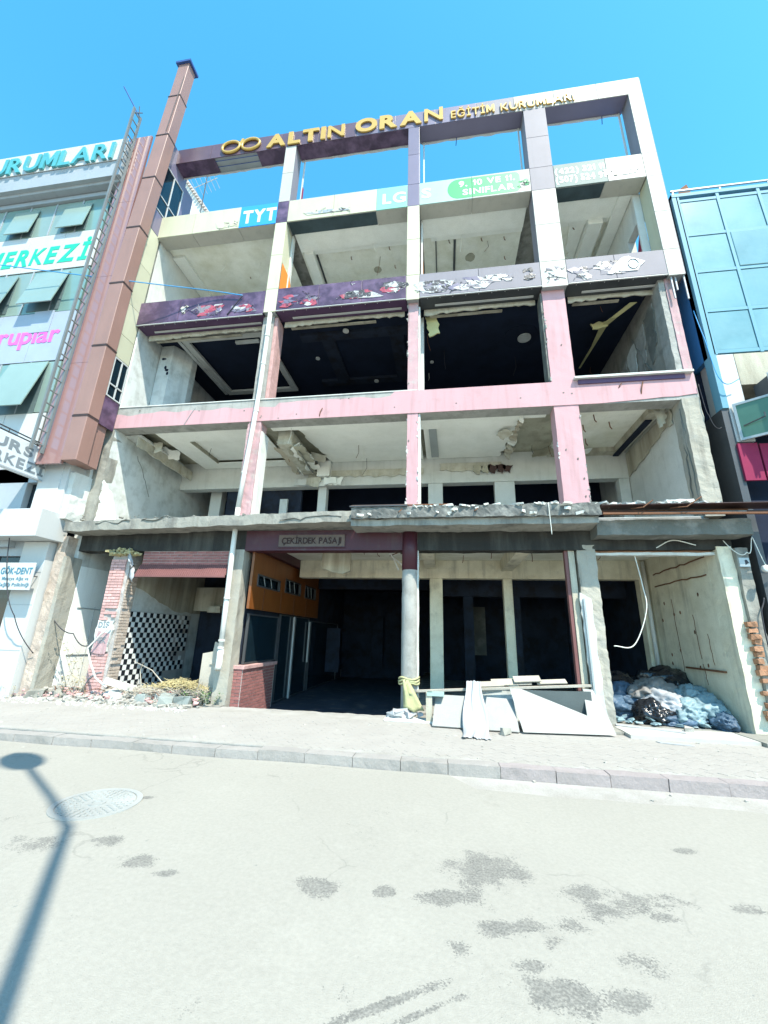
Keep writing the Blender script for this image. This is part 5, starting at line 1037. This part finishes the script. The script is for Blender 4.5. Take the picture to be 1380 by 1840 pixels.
cable('blue_wire', [(5.9, -.02, 9.0), (5.92, -.12, 8.1), (5.98, -.2, 7.0), (6.3, -.25, 6.95)], .01, 'cable_blue', 'thin blue wire drooping down beside the blue glass building', .05)
cable('loop_wire', [(5.62, -.06, 7.0), (5.66, -.1, 6.2), (5.85, -.1, 5.9)], .007, 'cable_black', 'thin dark wire looping off the right end of the pink beam', .12)
cable('meter_wire', [(5.4, -.1, 3.45), (5.7, -.2, 3.2), (5.85, -.2, 3.5), (5.95, -.25, 2.9)], .008, 'cable_white', 'tangled pale wire by the meter box at the right edge', .1)
cable('black_hose', [(5.86, -.12, 2.35), (5.74, -.16, 2.1), (5.72, -.16, 1.5), (5.8, -.14, .9)], .013, 'cable_black', 'black hose hanging down the right wall end', .04)
cable('grey_wire', [(-10.2, -.8, 3.9), (-9.9, -.78, 2.6), (-9.5, -.7, 1.7), (-9.2, -.3, .9)], .01, 'cable_black', 'dark wire hanging across the small white sign on the left', .06)
cable('loose_wire', [(-9.1, -.2, 1.75), (-8.5, -.1, 1.35), (-8.0, -.12, 1.1)], .012, 'cable_black', 'loose wire sagging from the end pillar to the brick pier', .1)
mb_ = thing('meter_box', 'small grey meter box on the right wall end with a dark mark', 'meter box', (5.6, -.1, 3)); bx('box', 'steel_grey', mb_, 5.56, 5.74, -.16, -.11, 2.92, 3.1, .006); MB().prism([(5.66, 2.96), (5.72, 3.0), (5.69, 3.06), (5.66, 3.05)], 'y', -.166, -.16).build('mark', 'cable_black', mb_)
lo = thing('wall_lamp', 'round white lamp on a bracket at the right edge', 'lamp', (5.95, -.3, 2.9)); b = MB(); b.tube([(5.86, -.38, 2.86), (5.86, -.30, 2.86)], .07, 14); b.build('globe', 'alu_white', lo, smooth=True, bevel=.02); MB().tube([(5.9, -.3, 2.86), (6.1, -.2, 2.84)], .02, 6).build('arm', 'alu_white', lo)
# ------------------------------------------------------------------ street lamp (behind the photographer; its shadow lies on the road)
sp = thing('street_lamp', 'grey street lamp post whose shadow falls across the road', 'street lamp', (.62, -9.93, -.12))
MB().tube([(.62, -9.93, -.12), (.62, -9.93, 4), (.62, -9.93, 9.0)], .066, 12, .045).build('post', 'steel_grey', sp, smooth=True)
MB().tube([(.62, -9.93, 8.95), (.1, -9.62, 9.3), (-.9, -9.0, 9.5)], .042, 8).build('arm', 'steel_grey', sp, smooth=True)
b = MB()
for i in range(9):
    t = -1+i/4; r = .22*math.sqrt(max(.02, 1-t*t))
    b.v += [(-1.24-.40*t+r*.53*math.cos(k*.5236), -8.79+.25*t+r*.85*math.cos(k*.5236), 9.5+r*math.sin(k*.5236)) for k in range(12)]
for i in range(8):
    for k in range(12): a = i*12+k; c = i*12+(k+1) % 12; b.f.append((a, c, c+12, a+12))
b.v = [(v[0], v[1], 9.5+(v[2]-9.5)*.45) for v in b.v]; b.build('lamp_head', 'lamp_head', sp, smooth=True)
# ------------------------------------------------------------------ street level things
def sheet(name, m, quad, thick, label, cat, nu=1, nv=1, amp=0, rag=0):
    a, b, c, d = [Vector(p) for p in quad]; mb = MB(); nrm = (b-a).cross(d-a).normalized()
    for i in range(nu+1):
        for j in range(nv+1):
            p = (a.lerp(b, i/nu)).lerp(d.lerp(c, i/nu), j/nv); mb.v.append(tuple(p+nrm*noise.noise(p*5)*amp))
    for i in range(nu):
        for j in range(nv): k = i*(nv+1)+j; mb.f.append((k, k+nv+1, k+nv+2, k+1))
    o = mb.build(name, m); o.modifiers.new('s', 'SOLIDIFY').thickness = thick
    return tag(o, label, cat)
sheet('leaning_board', 'board_white', [(-.26, -.92, .03), (.36, -.96, .03), (.34, -.40, .46), (-.2, -.36, .46)], .02, 'small white board leaning on the barrier left of the draped sheet', 'board')
sheet('leaning_board', 'board_white', [(.55, -1.0, .03), (1.18, -1.02, .03), (1.18, -.5, .46), (.72, -.46, .47)], .02, 'white board leaning between the draped sheet and the largest board', 'board')
def polyboard(name, m, pts, d, t, label, cat='board'):
    n = len(pts); d = Vector(d); mb = MB(); P = [Vector(p) for p in pts]
    mb.add(P+[p+d for p in P], [tuple(range(n)), tuple(range(2*n-1, n-1, -1))]+[(i, i+n, (i+1) % n+n, (i+1) % n) for i in range(n)])
    o = mb.build(name, m, recalc=True); return tag(o, label, cat)
# board planes lean back: y = -1.05 + (z)*.85
def lb(x, z, x0=1.2): return (x, -1.05+.12*(x-x0)+.80*z, z)
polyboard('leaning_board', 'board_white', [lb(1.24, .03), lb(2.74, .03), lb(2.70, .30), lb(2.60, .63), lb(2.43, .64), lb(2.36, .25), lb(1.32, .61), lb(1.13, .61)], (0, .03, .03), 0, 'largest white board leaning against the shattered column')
cs = MB(); NU, NV = 30, 34; hem = [U(-.05, .05) for _ in range(NU+1)]
for i in range(NU+1):
    u = i/NU
    for j in range(NV+1):
        v = j/NV; s = v*1.95
        if s < .22: y, z = .02-s, .66+.03*math.sin(s*9)
        elif s < 1.32: y, z = -.20-.80*(s-.22), .66-(s-.22)*.565
        else: y, z = -1.08-.85*(s-1.32), max(.012, .038-.1*(s-1.32))
        x = .33+.38*u+.20*(v-.5)*(u-.5)-.08*v+.02*math.sin(v*9+u*3)
        f = noise.noise(V3(u*3.2, v*1.1, 4.))*.07+noise.noise(V3(u*8, v*3, 9.))*.025
        cs.v.append((x, y-f*.9+hem[i]*(v > .95), z+abs(f)*.5+.004))
for i in range(NU):
    for j in range(NV): a = i*(NV+1)+j; cs.f.append((a, a+1, a+NV+2, a+NV+1))
o = cs.build('draped_sheet', 'cloth', smooth=True); o.modifiers.new('s', 'SOLIDIFY').thickness = .006; tag(o, 'white sheet draped over the barrier rail down to the pavement', 'sheet')
tag(MB().box(-.6, 2.74, -.05, .02, -.02, .025, Matrix.Translation((0, 0, .50)) @ Matrix.Rotation(-.072, 4, 'Y')).build('barrier_rail', 'wood', bevel=.004), 'long wooden rail laid across the shop opening between the columns', 'rail')
for k, (x, y, z, w, d, r, lab) in enumerate([(.85, .12, .62, .5, .2, .04, 'short plank lying on the rail just right of the draped sheet'), (1.25, .16, .67, .75, .26, -.06, 'wide plank lying on the rail, lowest of the stacked pair'), (1.55, .12, .74, .5, .24, -.05, 'plank on top of the stacked pair on the rail'), (2.0, .1, .71, .55, .16, -.02, 'thin plank at the right end of the rail')]):
    tag(MB().box(-w/2, w/2, -d/2, d/2, -.009, .009, Matrix.Translation((x, y, z+.015)) @ Matrix.Rotation(r, 4, 'Z') @ Matrix.Rotation(-.072, 4, 'Y') @ Matrix.Rotation(.35, 4, 'X')).build('loose_plank', 'wood'), lab, 'plank', 'planks on the barrier rail')
cp = thing('barrier_post', 'short pale post carrying the barrier rail beside the round column', 'post', (-.42, -.5, 0)); bx('post', 'plaster_cream', cp, -.38, -.27, -.6, -.5, 0, .52); bx('pad', 'mint_pale', cp, -.36, -.05, -.62, -.42, .46, .52)
tag(bx('low_panel', 'plaster_grey', None, .5, 2.5, .10, .14, .02, .56), 'grey low panel standing behind the leaning white boards', 'panel')
bc = thing('grey_triangle', 'grey triangle behind the notch of the largest white board', 'sheet', (2, -.3, .3)); MB().prism([(1.30, .50), (1.40, .61), (2.52, .64), (2.52, .15), (2.2, .10)], 'y', -.50, -.47).build('sheet', 'triangle_grey', bc)  # flat dark grey triangle filling the notch in the largest board
# tied cloth at the round column
tc_ = thing('tied_tarpaulin', 'olive tarpaulin strip tied around the foot of the round column', 'tarpaulin', (-.75, -.15, 0))
b = MB()
for k in range(3): b.tube([(-.75+.20*math.cos(a), .05+.20*math.sin(a), .60+k*.045+.02*math.sin(3*a+k)) for a in [i*math.pi/10 for i in range(21)]], .022, 6, cap=False)
b.build('band', 'tape_cloth', tc_, smooth=True)
b = MB()
for i in range(9):
    t = i/8
    for j in range(5):
        u = j/4-.5; b.v.append((-.80+.18*t+u*(.10+.30*t), -.17-.12*t+.03*math.sin(u*14+t*4), .66-.52*t+.03*math.sin(j*2.2)))
for i in range(8):
    for j in range(4): a = i*5+j; b.f.append((a, a+1, a+6, a+5))
o = b.build('flap', 'tape_cloth', tc_, smooth=True); o.modifiers.new('s', 'SOLIDIFY').thickness = .008
b = MB()
for k in range(14): b.chunk((-.75+U(-.32, .25), -.35+U(-.1, .1), .05+U(0, .07)), U(.04, .1), (1.5, 1, .6), k+700)
b.build('rag_heap', 'cloth', tc_)
tag(bx('threshold_slab', 'plaster_white', None, -1.15, -.2, -.62, -.30, .0, .035, .004), 'thin pale slab on the pavement at the foot of the round column', 'slab')
tag(bx('threshold_slab', 'concrete_light', None, -.2, 2.95, -.62, -.06, .0, .045, .004), 'long concrete threshold slab under the leaning boards', 'slab')
tag(MB().rough(2.95, 4.85, -.85, -.15, -.01, .055, .14, .008, 3).build('threshold_slab', 'white_panel'), 'long white threshold slab in front of the rubbish room', 'slab')
tag(bx('kerb_block', 'concrete_light', None, 4.86, 6.4, -.95, -.2, -.01, .06, .006), 'grey threshold block at the right edge of the pavement', 'slab')
tag(MB().prism(jagpoly([(3.05, .02), (4.0, -.35), (3.95, -.5), (3.0, -.12)], .02, .2), 'z', .056, .066).build('paper_sheet', 'cloth'), 'white paper sheet lying on the threshold of the rubbish room', 'paper')
tag(MB().prism(jagpoly([(3.25, -1.0), (3.75, -1.12), (3.7, -1.17), (3.28, -1.08)], .01, .1), 'z', .002, .012).build('paper_scrap', 'cloth'), 'narrow white scrap on the pavement before the rubbish room', 'paper')
tag(MB().chunk((.95, -1.12, .05), .1, (1.3, .7, .6), 5).build('stone_block', 'concrete_light'), 'pale lump of stone holding the white boards from sliding', 'stone')
tag(MB().chunk((4.1, -.3, .09), .06, (1.4, 1, .8), 9).build('stone_block', 'stone'), 'small stone on the white threshold slab', 'stone')
# rubbish bags
def bag(c, r, sq, m, label, seed, tilt=0):
    bm = bmesh.new(); bmesh.ops.create_icosphere(bm, subdivisions=5, radius=1); R = random.Random(seed); off = Vector((R.uniform(0, 50),)*3)
    for v in bm.verts:
        n = v.co.normalized(); d = .95+.38*noise.noise(n*1.6+off)+.30*(.5-abs(noise.noise(n*3.2+off)))+.16*(.4-abs(noise.noise(n*7+off*1.3)))+.07*(.4-abs(noise.noise(n*15+off)))
        p = n*d; p = Vector((p.x*sq[0], p.y*sq[1], p.z*sq[2]))*r
        if p.z < -.55*sq[2]*r: p.z = -.55*sq[2]*r+(p.z+.55*sq[2]*r)*.1
        v.co = p
    me = bpy.data.meshes.new('rubbish_bag'); bm.to_mesh(me); bm.free(); me.polygons.foreach_set('use_smooth', [True]*len(me.polygons))
    o = link('rubbish_bag', me, m); o.location = (c[0], c[1], c[2]+.5*sq[2]*r); o.rotation_euler = (0, tilt, R.uniform(0, 6.3)); return tag(o, label, 'rubbish bag', 'rubbish bags in the right room')
for i, a in enumerate([
    ((5.0, .75, .05), .34, (1.1, 1, .9), 'bag_cyan', 'light blue rubbish bag heaped against the right wall'), ((4.62, .62, .05), .32, (1.2, .9, .8), 'bag_cyan', 'light blue crumpled bag second from the right wall'),
    ((4.95, 1.1, .3), .30, (1.2, 1, .8), 'bag_cyan', 'light blue bag on top of the heap by the wall'), ((4.3, .95, .1), .36, (1.4, .9, .8), 'bag_white', 'whitish bag in the middle of the rubbish heap'),
    ((4.35, 1.5, .3), .42, (1.4, 1, .7), 'bag_tan', 'brownish grey bag on top of the rubbish heap'), ((4.75, 2.0, .2), .5, (1.3, 1, .9), 'bag_black', 'black bag behind the light blue heap'),
    ((3.9, 2.1, .1), .5, (1.2, 1, .9), 'bag_black', 'black bag at the back of the rubbish room'), ((3.95, .62, .03), .30, (1.1, .9, .8), 'bag_black', 'shiny black bag in front of the rubbish heap'),
    ((3.45, 1.2, .02), .40, (1.3, 1, .7), 'bag_blue', 'dark blue bag next to the shattered column'), ((3.75, 1.5, .1), .4, (1.2, 1, .8), 'bag_blue', 'dark blue bag behind the shiny black one'),
    ((3.5, 2.2, .2), .38, (1.2, 1, .8), 'bag_white', 'pale bag far back near the shattered column'), ((5.05, .42, .02), .24, (1.3, .8, .7), 'bag_blue', 'blue bag at the front corner by the right wall'),
    ((4.4, .45, .02), .22, (1.6, .8, .6), 'bag_blue', 'flat blue bag at the front of the heap')]): bag(a[0], a[1], a[2], a[3], a[4], i+3)
RN.seed(99)
b = MB()
for k in range(90): b.chunk((U(3.2, 5.15), U(.25, 1.2), U(.03, .12)), U(.02, .07), (1.5, 1, .4), k+900)
stuff(tag(b.build('litter', 'bag_cyan'), 'small blue litter scattered among the rubbish bags', 'litter'))
# rubble in front of the left shop
hm = MB(); HX, HY = 90, 26
for i in range(HX+1):
    for j in range(HY+1):
        x = -10.2+5.2*i/HX; y = -.75+1.7*j/HY
        h = .17*math.exp(-((y-.2)/.42)**2)*(.55+.45*noise.noise(V3(x*.9, 0, 0)))*min(1, max(0, (-4.95-x)/.5))*min(1, max(0, (x+10.2)/.8))
        q = V3(x, y, 0); hm.v.append((x, y, -.012+h+.035*noise.noise(q*4)*min(1, h*12)+.03*noise.noise(q*11)*min(1, h*12)))
for i in range(HX):
    for j in range(HY): a = i*(HY+1)+j; hm.f.append((a, a+HY+1, a+HY+2, a+1))
stuff(tag(hm.build('rubble_bank', 'dust', smooth=True), 'dusty bank of rubble along the foot of the left shop', 'rubble'))
b = MB()
for k in range(260): b.chunk((U(-9.6, -5.0), U(-.4, .7), .03+U(0, .12)), U(.015, .05), (1.4, 1, .7), k+3100)
stuff(tag(b.build('brick_rubble', 'brick_pink'), 'crumbled reddish brick bits mixed into the rubble of the left shop', 'rubble'))
for (x, d, lab) in ((-8.7, .3, 'bent rusty reinforcing bar in the rubble left of the brick pier'), (-7.3, -.4, 'bent rusty reinforcing bar in the rubble at the foot of the brick pier'), (-6.4, .5, 'bent rusty reinforcing bar in the rubble before the tiled wall')):
    tag(MB().tube([(x, .1, .08), (x+d*.5, -.2, .24), (x+d, -.3, .16)], .007, 4).build('reinforcing_bar', 'rust'), lab, 'rebar', 'reinforcing bars in the rubble')
b = MB()
for k in range(900):
    x = U(-10.2, -4.95); y = U(-.55, .9)*(1 if x > -8.6 else .6)-.02; h = .16*math.exp(-((y-.15)/.45)**2)*(1 if -9 < x < -5 else .6)
    b.chunk((x, y, .01+h*U(.2, 1)), U(.015, .065), (1.4, 1, .6), k+2000)
stuff(tag(b.build('rubble', 'stone'), 'low bank of broken plaster rubble in front of the left shop', 'rubble'))
b = MB()
for k in range(260):
    x = U(-10.2, -5.0); b.chunk((x, U(-.95, -.3), .005), U(.008, .03), (1.5, 1, .5), k+4000)
stuff(tag(b.build('plaster_crumbs', 'plaster_white'), 'white plaster crumbs strewn over the left pavement', 'crumbs'))
for k, (x, y, r, m, lab) in enumerate([(-5.75, -.33, .20, 'stone_teal', 'large greenish lump of rubble by the drain pipe'), (-5.38, -.28, .17, 'stone_teal', 'greenish stone beside the drain pipe foot'), (-7.0, -.2, .16, 'plaster_white', 'white plaster block at the foot of the brick pier'),
     (-7.2, -.05, .15, 'plaster_white', 'tilted white block leaning on the brick pier'), (-6.35, -.25, .14, 'stone_teal', 'pale green stone in the middle of the rubble'), (-8.4, -.25, .13, 'concrete_light', 'flat grey slab piece in front of the end pillar'), (-6.0, -.1, .15, 'stone', 'grey stone under the dry stalks'), (-8.9, -.3, .16, 'concrete_light', 'broken grey slab at the left end of the rubble')]):
    tag(MB().chunk((x, y, .09), r, (1.3, .9, .75), k+60).build('rubble_stone', m, bevel=.01), lab, 'stone', 'larger stones in the rubble')
tag(MB().box(-.3, .3, -.07, .07, -.05, .05, Matrix.Translation((-7.05, -.12, .32)) @ Matrix.Rotation(.35, 4, 'Y') @ Matrix.Rotation(.5, 4, 'Z')).build('plaster_beam_piece', 'plaster_white'), 'white beam fragment lying across the rubble by the tiled wall', 'fragment')
b = MB()
for k in range(230):
    x = U(-6.9, -5.1); y = U(-.25, .35); z = .15+U(0, .12); a = U(0, 6.28); l = U(.15, .5)
    b.tube([(x, y, z), (x+l*.5*math.cos(a), y+l*.3*math.sin(a), z+U(-.04, .1)), (x+l*math.cos(a), y+l*.6*math.sin(a), z+U(-.06, .12))], .006, 4, .003)
stuff(tag(b.build('dry_twigs', 'twig'), 'tangle of dry grey twigs on the rubble', 'twigs'))
b = MB()
for k in range(520):
    x = -5.75+RN.gauss(0, .30); y = .05+RN.gauss(0, .13); z = .30+.16*math.exp(-((x+5.75)/.38)**2)*U(0, 1); a = U(0, 6.28); l = U(.05, .22)
    b.tube([(x, y, z), (x+l*math.cos(a), y+l*.5*math.sin(a), z+U(-.05, .07))], .006, 3, .003)
for k in range(160):
    x = -5.75+RN.gauss(0, .28); b.chunk((x, .03+RN.gauss(0, .12), .34+.13*math.exp(-((x+5.75)/.38)**2)*U(0, 1)), U(.008, .02), (1, 1, 1), k+6000)
tag(b.build('dried_flower_heap', 'twig_yellow'), 'heap of dried yellow flower stalks on the rubble', 'dried plants')
for (pts, lab) in (([(-6.62, .05, .2), (-6.7, .0, .6), (-6.62, -.05, .78)], 'bare stalk standing in the rubble before the tiled wall'), ([(-6.1, .1, .3), (-6.45, .05, .62), (-6.9, 0, .8)], 'bent dry stalk arching over the rubble'), ([(-5.3, 0, .2), (-5.2, -.05, .5), (-5.15, -.05, .62)], 'thin dry stalk beside the door leaf')):
    tag(MB().tube(pts, .014, 5, .006).build('dry_stalk', 'twig'), lab, 'stalk')
tag(MB().tube([(-7.55, -.12, 1.55), (-7.72, -.16, 1.35), (-7.95, -.2, 1.05), (-7.78, -.22, .75), (-7.55, -.25, .45), (-7.2, -.3, .28)], .02, 6).build('bent_strip', 'plaster_white', smooth=True), 'bent white strip hanging down the face of the brick pier', 'strip')
# plants: climbing weed by the brick pier, green weed at the pipe foot
def weed(name, base, h, n, m, label, spread=.25, leaf=.05, seed=1):
    R = random.Random(seed); t = thing(name, label, 'plant', base); st = MB(); lf = MB()
    for s in range(n):
        p = Vector(base)+Vector((R.uniform(-.5, .5)*spread, R.uniform(-.3, .3)*spread, 0)); d = Vector((R.uniform(-.4, .4), R.uniform(-.3, .1), 1)); pts = [p.copy()]
        for k in range(8): p = p+d*(h/8)*R.uniform(.6, 1.1); d = d+Vector((R.uniform(-.2, .2), R.uniform(-.15, .15), -.03)); pts.append(p.copy())
        st.tube(pts, .006, 4, .002)
        for q in pts[1:]:
            for e in range(4):
                a = R.uniform(0, 6.28); u = Vector((math.cos(a), math.sin(a), R.uniform(-.2, .6))).normalized(); w = u.cross(Vector((0, 0, 1))).normalized(); L = leaf*R.uniform(.5, 1.2)
                q0 = q+u*.01; lf.add([q0, q0+u*L*.5+w*L*.28, q0+u*L, q0+u*L*.5-w*L*.28], [(0, 1, 2, 3)])
    stuff(st.build('stem', 'twig', t)); stuff(lf.build('foliage', m, t))
weed('climbing_weed', (-8.35, .2, .1), 1.5, 6, 'leaf_dry', 'thin half dry weed climbing the left wall beside the brick pier', .5, .06, 3)
weed('green_weed', (-5.1, -.2, .02), .3, 10, 'leaf', 'low green weed at the foot of the drain pipe column', .6, .06, 5)
weed('dry_weed', (-8.2, -.1, .05), .5, 8, 'leaf_dry', 'dry yellowish weed at the foot of the left wall', .6, .05, 8)
weed('pier_weed', (-9.3, -.45, .0), .3, 6, 'leaf_dry', 'small dry weed at the foot of the left pier', .8, .04, 11)
# litter specks on road and pavement
b = MB()
for k in range(140): b.chunk((U(-8, 5), U(-3.3, -.9), -.002 if RN.random() < .0 else -.125), U(.006, .02), (1.6, 1, .5), k+8000)
b.v = [(v[0], v[1], v[2]+(.125 if v[1] > -2.74 else .0)) for v in b.v]
stuff(tag(b.build('road_grit', 'stone'), 'small stones and grit along the kerb', 'grit'))
